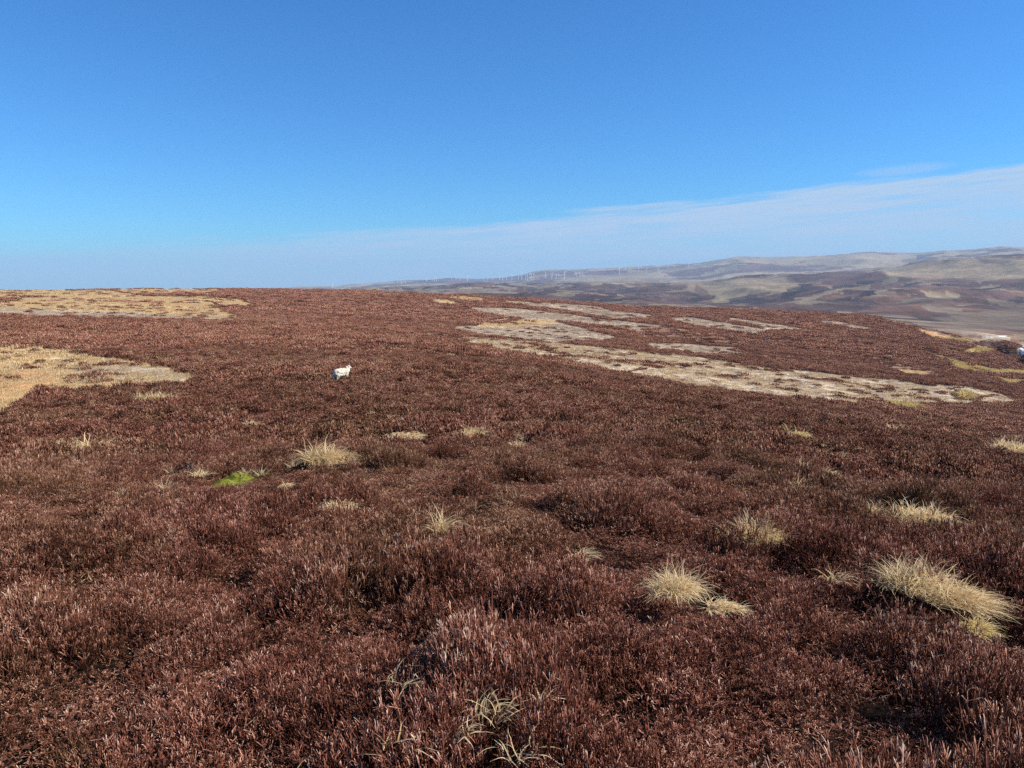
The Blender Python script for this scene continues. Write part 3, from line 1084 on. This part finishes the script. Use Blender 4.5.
def blend_keep(d, d0, d1, f=0.12):
    """thin a ring out towards its ends so that rings overlap without a line"""
    lo = sstep(d, d0 * (1 - f), d0 * (1 + f))
    hi = 1 - sstep(d, d1 * (1 - f), d1 * (1 + f))
    return lo * hi


RINGS = [(0.75, 14., 0.125, 60), (14., 42.0, 0.18, 44), (42., 110., 0.40, 42), (110., 290., 0.85, 40), (290., 620., 1.75, 39)]
HP, HR, HS, HI = [], [], [], []
for li, (d0, d1, sp, hd) in enumerate(RINGS):
    X, Y = ring_points(d0 * 0.86 if li else d0, d1 * 1.14, sp, hd)
    d = np.hypot(X, Y)
    keep = rng.random(len(X)) < (blend_keep(d, d0, d1) if li else 1 - sstep(d, d1 * 0.88, d1 * 1.12))
    X, Y, d = X[keep], Y[keep], d[keep]
    Z = ground_z(X, Y)
    pw = patch_weights(X, Y, Z)
    bare = pw[:BROWN].sum(0) + pw[YGREEN] + 0.55 * pw[BROWN]
    inside = 0.015 + 0.25 * (pw[STONY] > 0.5) * (fbm(X / 11 + Y / 20, Y / 6, 3, 641) > 0.34) + 0.30 * (pw[STRAW] > 0.5) * (fbm(X / 12, Y / 7, 3, 651) > 0.42)
    keep = (rng.random(len(X)) > bare * 1.6) | (rng.random(len(X)) < inside)
    # hollows
    gapn = fbm(X / 0.9, Y / 0.9, 2, 201)
    gapl = fbm(X / 4.0, Y / 4.0, 2, 211)
    low = sstep(-(gapn + 0.5 * gapl), 0.16, 0.30) * (1 - sstep(d, 90, 140))
    keep &= rng.random(len(X)) > low * 0.40
    if li < 2:
        fine_ = fbm(X / 0.42, Y / 0.62, 2, 217)
        keep &= (fine_ > -0.44)
        low = np.maximum(low, 1.1 * sstep(-fine_, 0.26, 0.36))
    for gx, gy, gr in gap_sites:
        gd = math.hypot(gx, gy)
        al = (X * gx + Y * gy) / gd - gd            # along the view, and across it
        ac = (X * gy - Y * gx) / gd
        e_ = np.hypot(ac / (gr + 0.08 + 0.004 * gd), (al + 0.08) / (0.22 + 0.02 * gd))
        keep &= ~((e_ < 0.62) & (rng.random(len(X)) < 0.97))
        low = np.maximum(low, 1.15 * (e_ < 1.0))
        low = np.maximum(low, 0.5 * ((e_ < 1.6) & (al < 0)))
    for p, tw, thh, td in tuft_sites:
        keep &= ~(np.hypot(X - p[0], (Y - p[1]) * 1.1) < tw * 0.24)
    keep &= ~((np.abs(X - moss_p[0]) < moss_r * 1.1) & (Y < moss_p[1] + moss_r) & (Y > moss_p[1] - 1.2))
    keep &= ~((np.abs(X - sheep_p[0]) < 0.6) & (Y < sheep_p[1] + 0.3) & (Y > sheep_p[1] - 0.9))
    X, Y, Z, d, low = X[keep], Y[keep], Z[keep], d[keep], low[keep]
    n = len(X)
    hgt = 0.95 + 1.1 * fbm(X / 0.85, Y / 0.85, 2, 221) + 0.45 * fbm(X / 5, Y / 5, 2, 231)
    hgt = np.clip(hgt, 0.45, 1.6) * (1 - 0.62 * low)
    # lower plants beside the hollows
    for gx, gy, gr in gap_sites:
        q_ = np.hypot(X - gx, (Y - gy))
        hgt = np.where((q_ < gr * 2.0) & (Y < gy), hgt * 0.62, hgt)
    for p, tw, thh, td in tuft_sites:
        q_ = np.hypot(X - p[0], (Y - p[1]))
        hgt = np.where((q_ < tw * 0.9) & (Y < p[1]), hgt * 0.5, hgt)
    q_ = np.hypot(X - moss_p[0], Y - moss_p[1])
    hgt = np.where((q_ < moss_r * 3) & (Y < moss_p[1]), hgt * 0.45, hgt)
    s = rng.uniform(0.8, 1.2, n)
    HP.append(np.stack([X, Y, Z - 0.02], -1))
    HR.append(np.stack([rng.normal(0, 0.10, n), rng.normal(0.04, 0.10, n), rng.uniform(0, 6.283, n)], -1))
    HS.append(np.stack([s, s, s * hgt], -1))
    a, b = HSETS[li]
    HI.append(rng.integers(a, b, n))
    print('heather ring', li, n)
heather = stuff_object('heather', np.concatenate(HP), np.concatenate(HR), np.concatenate(HS), np.concatenate(HI), HC, M_HEATHER)
tag(heather, 'deep reddish brown winter heather covering the moor', 'heather', kind='stuff')


# dry grass and burnt stalks on the bare patches, and thin straw among the heather
def g_small():
    return blades(46, 0.10, 0.10, 0.20, 0.006, (0.35, 0), 1.0, 0.15, 1.0, 4)


def g_wisp():
    return blades(12, 0.10, 0.08, 0.13, 0.0045, (0.6, 0), 0.4, 0.3, 1.0, 6, 2.2, 0.3, 0.7, 0.25, 0.8)


def g_mid():
    return blades(70, 0.30, 0.30, 0.26, 0.020, (0.35, 0), 1.0, 0.1, 1.0, 3)


def g_far():
    return blades(60, 1.1, 1.1, 0.42, 0.10, (0.3, 0), 0.9, 0.2, 1.0, 2)


def s_mid():
    return blades(60, 0.30, 0.30, 0.15, 0.016, (0.1, 0), 0.7, 0.1, 0.9, 2, 0.2)


def s_far():
    return blades(60, 1.1, 1.1, 0.26, 0.085, (0.1, 0), 0.7, 0.15, 0.9, 2, 0.2)


cg = bpy.data.collections.new('grass_shape')
GL = [(g_wisp, M_STRAW), (g_wisp, M_PALE), (g_wisp, M_RUSH), (g_small, M_STRAW), (g_small, M_PALE),
      (g_mid, M_STRAW), (g_mid, M_STRAW), (g_mid, M_PALE), (g_far, M_STRAW), (g_far, M_STRAW), (g_far, M_PALE),
      (s_mid, M_STUB), (s_mid, M_STUB), (s_far, M_STUB), (s_far, M_STUB), (g_far, M_RUSH), (g_mid, M_RUSH)]
for k, (bld, mt) in enumerate(GL):
    Vv, Ff, Tt = bld()
    cg.objects.link(mesh_np('grass_shape_%02d' % k, Vv, Ff, mt, fattr=Tt, link=False))
GP, GR, GS, GI = [], [], [], []


def add_grass(X, Y, picks, smin, smax, lift=0.0):
    n = len(X)
    if not n:
        return
    Z = ground_z(X, Y)
    s = rng.uniform(smin, smax, n)
    GP.append(np.stack([X, Y, Z + lift], -1))
    GR.append(np.stack([rng.normal(0, 0.1, n), rng.normal(0, 0.1, n), rng.uniform(-0.8, 0.8, n)], -1))
    GS.append(np.stack([s, s, s], -1))
    GI.append(rng.choice(picks, n))


# thin straw between the sprigs
X, Y = ring_points(1.2, 14, 0.26, 48)
m = fbm(X / 1.8, Y / 1.8, 3, 241) + 0.25 * fbm(X / 7, Y / 7, 2, 242) > 0.17
m &= rng.random(len(X)) < 0.16
add_grass(X[m], Y[m], [0, 1, 1, 1], 0.6, 1.1, 0.12)
X, Y = ring_points(7, 60, 0.6, 42)
m = (fbm(X / 3.5, Y / 3.5, 3, 251) > 0.30) & (rng.random(len(X)) < 0.4)
add_grass(X[m], Y[m], [3, 4, 4], 0.4, 0.9, 0.15)
X, Y = ring_points(50, 200, 1.6, 40)
m = (fbm(X / 5, Y / 9, 3, 261) > 0.20) & (rng.random(len(X)) < 0.5)
add_grass(X[m], Y[m], [5, 7, 7], 0.9, 1.7, 0.18)
# bare patches
for d0, d1, sp, mid in ((20, 90, 0.42, True), (80, 420, 1.15, False), (420, 640, 2.2, False)):
    X, Y = ring_points(d0, d1, sp, 40)
    pw = patch_weights(X, Y, ground_z(X, Y))
    u = rng.random(len(X))
    gr = np.where((pw[STRAW] + 0.7 * pw[ORANGE] + 0.45 * pw[STONY]) * 0.85 > u)[0]
    sb = np.where(((pw[GREYP] + 0.6 * pw[STONY] + 0.5 * pw[BROWN]) * 0.9 > u) & (u > 0.2))[0]
    yg = np.where(pw[YGREEN] * 0.9 > u)[0]
    k = 1.0 if d1 < 430 else 1.8
    add_grass(X[gr], Y[gr], [5, 6, 7] if mid else [8, 9, 10], 0.5 * k, 1.0 * k)
    add_grass(X[sb], Y[sb], [11, 12] if mid else [13, 14], 0.6 * k, 1.1 * k)
    add_grass(X[yg], Y[yg], [16] if mid else [15], 0.7 * k, 1.3 * k)
dry = stuff_object('dry_grass', np.concatenate(GP), np.concatenate(GR), np.concatenate(GS), np.concatenate(GI), cg, M_STRAW)
tag(dry, 'straw coloured dead grass thinly spread over bare patches and among heather', 'grass', kind='stuff')
print('dry grass', sum(len(g_) for g_ in GP))

# ------------------------------------------------------------------ single tussocks
for (lab, px, py, wp, hp, nb, wind, mt, fl), (p, tw, th_, d) in zip(TUFTS, tuft_sites):
    extra = 0.06
    L = (th_ * 0.7 + min(tw * 0.22, th_ * 0.9) + 0.03) if nb >= 100 else th_ * 1.1 + 0.08
    low_ = py > 650
    wv = max(0.0046 if py > 650 else 0.0045, d * 0.0011)
    if low_:
        Vv, Ff, Tt = blades(nb, tw * 0.46, tw * 0.40, L * 0.8, wv, wind, 0.2, 0.5, 1.0, 9, 1.8, fl, 0.6, 0.13, 0.8)
    else:
        Vv, Ff, Tt = blades(int(nb * (4.0 if nb >= 100 else 1.2)), tw * 0.30, tw * 0.26, L, wv, (wind[0] * 1.2 + 0.25, wind[1]), 0.8, 0.40, 1.0, 8, 2.4, fl, 0.5, 0.15, 0.52)
    o = mesh_np('grass_tuft', Vv, Ff, MATS[mt], fattr=Tt)
    o.location = (p[0], p[1], p[2] + (0.25 if py > 650 else 0.15 if fl > 0.25 else 0.18 if d < 30 else 0.14))
    tag(o, lab, 'grass tuft', 'pale grass tufts standing in the heather')


# ------------------------------------------------------------------ cushion of green moss
def mat_moss():
    m, t, b = principled('green_moss', 0.9, 0.1)
    geo = t.new('ShaderNodeNewGeometry')
    n = t.noise(geo.outputs['Position'], 26, 5, 0.7)
    t.link(ramp(t, n, [(0.32, (0.03, 0.040, 0.008)), (0.5, (0.14, 0.15, 0.020)), (0.68, (0.30, 0.28, 0.06))]), b.inputs['Base Color'])
    return m


nu, nv = 40, 18
Vv, Ff = [], []
for j in range(nv + 1):
    for i in range(nu):
        a = 2 * math.pi * i / nu
        rr = j / nv * moss_r * 1.2 * (1 + 0.22 * math.sin(2 * a + 0.7) + 0.10 * math.sin(5 * a))
        x_, y_ = rr * math.cos(a), rr * math.sin(a) * 1.1
        z_ = float(ground_z(moss_p[0] + x_, moss_p[1] + y_)) - moss_p[2]
        f = j / nv
        z_ += 0.08 * (1 - f ** 2.2) + 0.01 + 0.12 * float(fbm(np.array(x_ * 9), np.array(y_ * 9), 3, 5)) * (1 - f)
        Vv.append((x_, y_, z_))
for j in range(nv):
    for i in range(nu):
        Ff.append((j * nu + i, (j + 1) * nu + i, (j + 1) * nu + (i + 1) % nu, j * nu + (i + 1) % nu))
moss = mesh_np('moss_cushion', Vv, Ff, mat_moss(), smooth=True)
moss.location = tuple(moss_p)
tag(moss, 'bright green moss cushion in a hollow of the heather', 'moss')


# ------------------------------------------------------------------ sheep
def mat_wool():
    m, t, b = principled('white_wool', 0.95, 0.05)
    tc_ = t.new('ShaderNodeTexCoord')
    n = t.noise(tc_.outputs['Object'], 22, 4, 0.6)
    t.link(ramp(t, n, [(0.3, (0.50, 0.455, 0.36)), (0.65, (0.66, 0.61, 0.50))]), b.inputs['Base Color'])
    bp = t.new('ShaderNodeBump')
    bp.inputs['Strength'].default_value = 0.8
    bp.inputs['Distance'].default_value = 0.02
    t.link(n, bp.inputs['Height'])
    t.link(bp.outputs[0], b.inputs['Normal'])
    return m


def body_mesh(name, blobs, limbs, mat):
    """one continuous body: rounded volumes fused into a single skin and smoothed"""
    import bmesh
    from mathutils import Matrix
    bm = bmesh.new()
    for (x_, y_, z_), (rx, ry, rz), tilt in blobs:
        m = Matrix.Translation((x_, y_, z_)) @ Matrix.Rotation(tilt, 4, 'Y') @ Matrix.Diagonal((rx, ry, rz, 1))
        bmesh.ops.create_uvsphere(bm, u_segments=20, v_segments=12, radius=1, matrix=m)
    for p0, p1, r0, r1 in limbs:
        p0, p1 = Vector(p0), Vector(p1)
        ax = p1 - p0
        m = Matrix.Translation((p0 + p1) / 2) @ ax.to_track_quat('Z', 'Y').to_matrix().to_4x4()
        bmesh.ops.create_cone(bm, cap_ends=True, segments=12, radius1=r0, radius2=r1, depth=ax.length, matrix=m)
    me = bpy.data.meshes.new(name)
    bm.to_mesh(me)
    bm.free()
    o = bpy.data.objects.new(name, me)
    COL.objects.link(o)
    rm = o.modifiers.new('fuse', 'REMESH')
    rm.mode = 'VOXEL'
    rm.voxel_size = 0.016
    sm = o.modifiers.new('soft', 'SMOOTH')
    sm.iterations = 6
    dg = bpy.context.evaluated_depsgraph_get()
    new = bpy.data.meshes.new_from_object(o.evaluated_get(dg))
    o.modifiers.clear()
    o.data = new
    new.materials.clear()
    new.materials.append(mat)
    for p_ in new.polygons:
        p_.use_smooth = True
    return o


# local axes: -x is where the head points, z up, feet at z = 0
M_WOOL = mat_wool()
sheep = body_mesh('sheep', [
    ((0.02, 0, 0.60), (0.46, 0.25, 0.26), 0.0), ((0.26, 0, 0.60), (0.25, 0.235, 0.25), 0.0), ((-0.26, 0, 0.61), (0.24, 0.23, 0.25), 0.0),
    ((-0.46, 0, 0.74), (0.15, 0.14, 0.20), 0.5), ((-0.56, 0, 0.90), (0.105, 0.085, 0.095), 0.0), ((-0.66, 0, 0.855), (0.105, 0.058, 0.062), -0.45),
    ((-0.52, 0.12, 0.93), (0.03, 0.075, 0.022), 0.0), ((-0.52, -0.12, 0.93), (0.03, 0.075, 0.022), 0.0), ((0.50, 0, 0.53), (0.045, 0.045, 0.13), -0.25),
    ((0.30, 0.12, 0.46), (0.13, 0.09, 0.18), 0.1), ((0.30, -0.12, 0.46), (0.13, 0.09, 0.18), 0.1), ((-0.30, 0.12, 0.44), (0.10, 0.08, 0.16), 0.0), ((-0.30, -0.12, 0.44), (0.10, 0.08, 0.16), 0.0)],
    [((0.30, 0.13, 0.42), (0.37, 0.13, 0.27), 0.06, 0.04), ((0.37, 0.13, 0.28), (0.33, 0.13, 0.0), 0.04, 0.035),
     ((0.32, -0.13, 0.42), (0.41, -0.13, 0.27), 0.06, 0.04), ((0.41, -0.13, 0.28), (0.37, -0.13, 0.0), 0.04, 0.035),
     ((-0.30, 0.12, 0.40), (-0.31, 0.12, 0.0), 0.05, 0.034), ((-0.32, -0.12, 0.40), (-0.35, -0.12, 0.0), 0.05, 0.034)], M_WOOL)
for v_ in sheep.data.vertices:                       # lumpy fleece on the trunk, smooth legs and face
    x_, y_, z_ = v_.co
    f = max(0.0, min(1.0, (z_ - 0.33) / 0.1)) * (1 if x_ > -0.45 else 0)
    nn = float(fbm(np.array(x_ * 9 + y_ * 4), np.array(z_ * 9 - y_ * 5), 3, 77)) * 0.07 * f
    v_.co += v_.normal * nn
sheep.location = (sheep_p[0], sheep_p[1], sheep_p[2] + 0.0)
sheep.rotation_euler = (0, 0, R(230))
sheep.scale = (0.95, 0.95, 0.90)
tag(sheep, 'white woolly sheep standing leg deep in heather, head raised and turned away', 'sheep')


# ------------------------------------------------------------------ snow lying in the stream cut
def mat_snow():
    m, t, b = principled('old_snow', 0.6, 0.3)
    geo = t.new('ShaderNodeNewGeometry')
    n = t.noise(geo.outputs['Position'], 0.5, 4, 0.6)
    t.link(ramp(t, n, [(0.3, (0.78, 0.80, 0.82)), (0.7, (0.90, 0.91, 0.92))]), b.inputs['Base Color'])
    return m


M_SNOW = mat_snow()
SNOW = [
    ('bluish snow bank in shade under the dark stream bank', 1026, 350, 16, 8, 300),
    ('shorter snow streak farther from the picture edge, above the rushes', 988, 337.4, 8, 0.9, 250),
    ('longer snow streak beside the short one, above the rushes', 1002, 336.2, 10, 1.0, 250),
]
for lab, px, py, wp, hp, dm in SNOW:
    N, M_ = 26, 6
    Vv, Ff = [], []
    c = hit(px, py, 0, dm)
    dc = float(np.hypot(c[0], c[1]))
    for j in range(M_ + 1):
        for i in range(N):
            a = 2 * math.pi * i / N
            f = j / M_
            wob = 1 + 0.18 * math.sin(3 * a + px) + 0.12 * math.sin(5 * a + py)
            p = hit(px + f * wp / 2 * math.cos(a) * wob, py + f * hp / 2 * math.sin(a) * wob, 0, max(dm, dc * 0.8))
            if p is None or np.hypot(p[0] - c[0], p[1] - c[1]) > 160:
                p = c + (np.array(Vv[-N]) if j else np.zeros(3))
            zz = (0.35 if hp > 4 else 0.15) * (1 - f * f) + 0.10
            Vv.append((p[0] - c[0], p[1] - c[1], p[2] - c[2] + zz if j < M_ else p[2] - c[2] - 0.3))
    for j in range(M_):
        for i in range(N):
            Ff.append((j * N + i, (j + 1) * N + i, (j + 1) * N + (i + 1) % N, j * N + (i + 1) % N))
    o = mesh_np('snow_patch', Vv, Ff, M_SNOW, smooth=True)
    o.location = tuple(c)
    tag(o, lab, 'snow patch', 'snow patches left along the stream')

# ------------------------------------------------------------------ wind farm on the far ridge
m_tur, t_, b_ = principled('turbine_white', 0.5, 0.3)
n_ = t_.noise(t_.new('ShaderNodeTexCoord').outputs['Object'], 0.2, 2, 0.5)
t_.link(ramp(t_, n_, [(0.2, (0.80, 0.80, 0.79)), (0.8, (0.86, 0.86, 0.86))]), b_.inputs['Base Color'])


def tower_mesh(h):
    V, F = [], []
    n = 10
    for f, r in ((0, 3.6), (0.5, 3.2), (1, 2.4)):
        for q_ in range(n):
            a = 2 * math.pi * q_ / n
            V.append((r * math.cos(a), r * math.sin(a), h * f))
    for s in range(2):
        for q_ in range(n):
            F.append((s * n + q_, s * n + (q_ + 1) % n, s * n + n + (q_ + 1) % n, s * n + n + q_))
    # nacelle: a bevelled box pointing at -y
    i0 = len(V)
    prof = [(-1.6, -1.2), (-1.2, -1.7), (1.2, -1.7), (1.6, -1.2), (1.6, 1.2), (1.2, 1.7), (-1.2, 1.7), (-1.6, 1.2)]
    for y_, k in ((-5.0, 0.55), (-4.0, 1.0), (4.5, 1.0), (5.5, 0.7)):
        for a, b in prof:
            V.append((a * k, y_, h + 1.4 + b * k))
    for s in range(3):
        for q_ in range(8):
            F.append((i0 + s * 8 + q_, i0 + s * 8 + (q_ + 1) % 8, i0 + s * 8 + 8 + (q_ + 1) % 8, i0 + s * 8 + 8 + q_))
    return V, F


def rotor_mesh(L, phase):
    V, F = [], []
    n = 8
    i0 = 0
    for y_, r in ((0.6, 1.7), (-0.6, 1.7), (-2.0, 1.0), (-2.6, 0.15)):
        for q_ in range(n):
            a = 2 * math.pi * q_ / n
            V.append((r * math.cos(a), y_, r * math.sin(a)))
    for s in range(3):
        for q_ in range(n):
            F.append((s * n + q_, s * n + (q_ + 1) % n, s * n + n + (q_ + 1) % n, s * n + n + q_))
    for b in range(3):
        a = phase + b * 2.0944
        ux, uz = math.sin(a), math.cos(a)
        vx, vz = uz, -ux
        i0 = len(V)
        for f, c in ((0.02, 0.8), (0.16, 1.7), (0.5, 1.15), (0.85, 0.7), (1.0, 0.2)):
            for sgn, yy in ((-1, -0.25), (0.25, -0.55), (1, 0.0), (0.25, 0.25)):
                V.append((ux * L * f + vx * c * sgn, -0.4 + yy * (1.2 - f), uz * L * f + vz * c * sgn))
        for s in range(4):
            for q_ in range(4):
                F.append((i0 + s * 4 + q_, i0 + s * 4 + (q_ + 1) % 4, i0 + s * 4 + 4 + (q_ + 1) % 4, i0 + s * 4 + 4 + q_))
    return V, F


# (px, row of the foot, row of the top of the tower, label)
GENERIC_A = 'tiny white wind turbine in the hazy row along the far ridge'
TUR = [
    (332.5, 288.0, 284.0, 'solitary wind turbine on the blue ridge, apart from all the others'),
    (397.6, 283.4, 279.5, 'faint wind turbine of three at the thin end of the row'),
    (401.3, 284.0, 279.8, 'middle wind turbine of three at the thin end of the row'),
    (405.6, 283.2, 279.0, 'clear wind turbine of three at the thin end of the row'),
    (426.4, 281.8, 277.5, 'lone wind turbine between the trio and the tight cluster of three'),
    (432.7, 281.4, 277.2, None), (434.5, 281.5, 277.2, None), (436.5, 281.5, 277.0, None),
    (451.6, 280.8, 276.8, None), (455.7, 280.2, 276.0, None), (460.2, 280.6, 276.6, None),
    (467.4, 281.2, 275.0, 'bright tall wind turbine standing clear in a gap of the row'),
    (483.4, 280.3, 274.5, None), (487.8, 280.3, 275.2, None), (492.6, 280.3, 274.8, None), (499.3, 280.2, 274.4, None),
    (502.5, 280.4, 274.0, None), (506.4, 279.8, 274.6, None), (511.8, 280.2, 275.5, None), (518.3, 279.8, 275.0, None), (521.6, 279.6, 273.6, None),
    (525.5, 280.3, 274.6, None), (527.4, 280.3, 274.8, None), (529.8, 279.8, 273.2, None), (531.6, 279.8, 273.6, None), (533.7, 279.8, 274.0, None),
    (545.4, 278.6, 273.0, None), (551.0, 279.2, 274.0, None), (552.6, 279.0, 273.4, None), (556.0, 278.8, 274.0, None), (558.4, 279.0, 274.0, None),
    (564.3, 278.8, 272.0, 'bright wind turbine last in the dense part of the row'),
    (576.2, 277.0, 272.0, None), (579.6, 277.2, 272.2, None), (582.7, 276.8, 272.2, None),
    (619.4, 274.8, 268.6, 'brightest wind turbine, alone on the pale slope beyond the dense row'),
    (625.4, 269.8, 266.0, 'faint wind turbine on the skyline just above the brightest one'),
    (638.6, 271.8, 267.6, 'wind turbine on the pale slope, second beyond the brightest one'),
    (646.7, 272.6, 268.0, 'wind turbine on the pale slope, third beyond the brightest one'),
    (658.0, 271.2, 266.8, 'wind turbine on the pale slope, fourth beyond the brightest one'),
    (667.6, 268.8, 264.2, 'first of three skyline wind turbines below the blue hill'),
    (674.6, 268.4, 264.6, 'middle of three skyline wind turbines below the blue hill'),
    (688.0, 267.4, 263.8, 'last of three skyline wind turbines, closest to the blue hill'),
]
HUB, BL = 72.0, 36.0
tm_V, tm_F = tower_mesh(HUB)
tower_me = None
rotor_mes = []
zbase = []
for px, rb, rt, lab in TUR:
    a, tb = az_tan(px, rb)
    _, tt = az_tan(px, rt)
    d = HUB / (tt - tb) if tt > tb else 10500
    d = float(np.clip(d, 8800, 12300))
    x_, y_ = d * math.sin(a), d * math.cos(a)
    z_ = float(ground_z(x_, y_))
    # walk along the line of sight to the ground where the foot is seen
    ds = np.linspace(8600, 12450, 500)
    g = ground_z(ds * math.sin(a), ds * math.cos(a)) / ds
    ok = np.where(g >= tb)[0]
    k = ok[0] if len(ok) else int(np.argmax(g))
    d = float(ds[k])
    if tower_me is None:
        o = mesh_np('tower', tm_V, tm_F, m_tur)
        tower_me = o.data
        for ph in (0.2, 0.9, 1.5):
            Vv, Ff = rotor_mesh(BL, ph)
            oo = mesh_np('rotor', Vv, Ff, m_tur, link=False)
            rotor_mes.append(oo.data)
    else:
        o = bpy.data.objects.new('tower', tower_me)
        COL.objects.link(o)
    root = bpy.data.objects.new('wind_turbine', None)
    COL.objects.link(root)
    sc_ = float(np.clip((tt - tb) * d / HUB, 0.75, 1.3))
    root.location = (d * math.sin(a), d * math.cos(a), float(g[k] * ds[k]) - 0.5)
    root.rotation_euler = (0, 0, R(random.uniform(-25, 25)))
    root.scale = (sc_, sc_, sc_)
    o.parent = root
    ro = bpy.data.objects.new('rotor', random.choice(rotor_mes))
    COL.objects.link(ro)
    ro.parent = root
    ro.location = (0, -5.6, HUB + 1.4)
    tag(root, lab or GENERIC_A, 'wind turbine', 'wind turbines along the far ridge')
    zbase.append(root.location.z + 1.6 * HUB * sc_)
ZMAX = max(ZMAX, max(zbase))

# ------------------------------------------------------------------ haze
hb = 20300.0
z0, z1 = ZMIN - 1.0, ZMAX + 6.0
Vv = [(-hb, -hb, z0), (hb, -hb, z0), (hb, hb, z0), (-hb, hb, z0), (-hb, -hb, z1), (hb, -hb, z1), (hb, hb, z1), (-hb, hb, z1)]
Ff = [(0, 3, 2, 1), (4, 5, 6, 7), (0, 1, 5, 4), (1, 2, 6, 5), (2, 3, 7, 6), (3, 0, 4, 7)]
mh = bpy.data.materials.new('haze_air')
mh.use_nodes = True
t = NT(mh.node_tree)
t.n.clear()
pv = t.new('ShaderNodeVolumePrincipled')
pv.inputs['Color'].default_value = (0.46, 0.69, 0.97, 1)
pv.inputs['Density'].default_value = 6.3e-5
pv.inputs['Anisotropy'].default_value = 0.0
ou = t.new('ShaderNodeOutputMaterial')
t.link(pv.outputs[0], ou.inputs['Volume'])
haze = mesh_np('haze', Vv, Ff, mh)
tag(haze, 'thin blue haze lying over the distant hills', 'haze', kind='stuff')
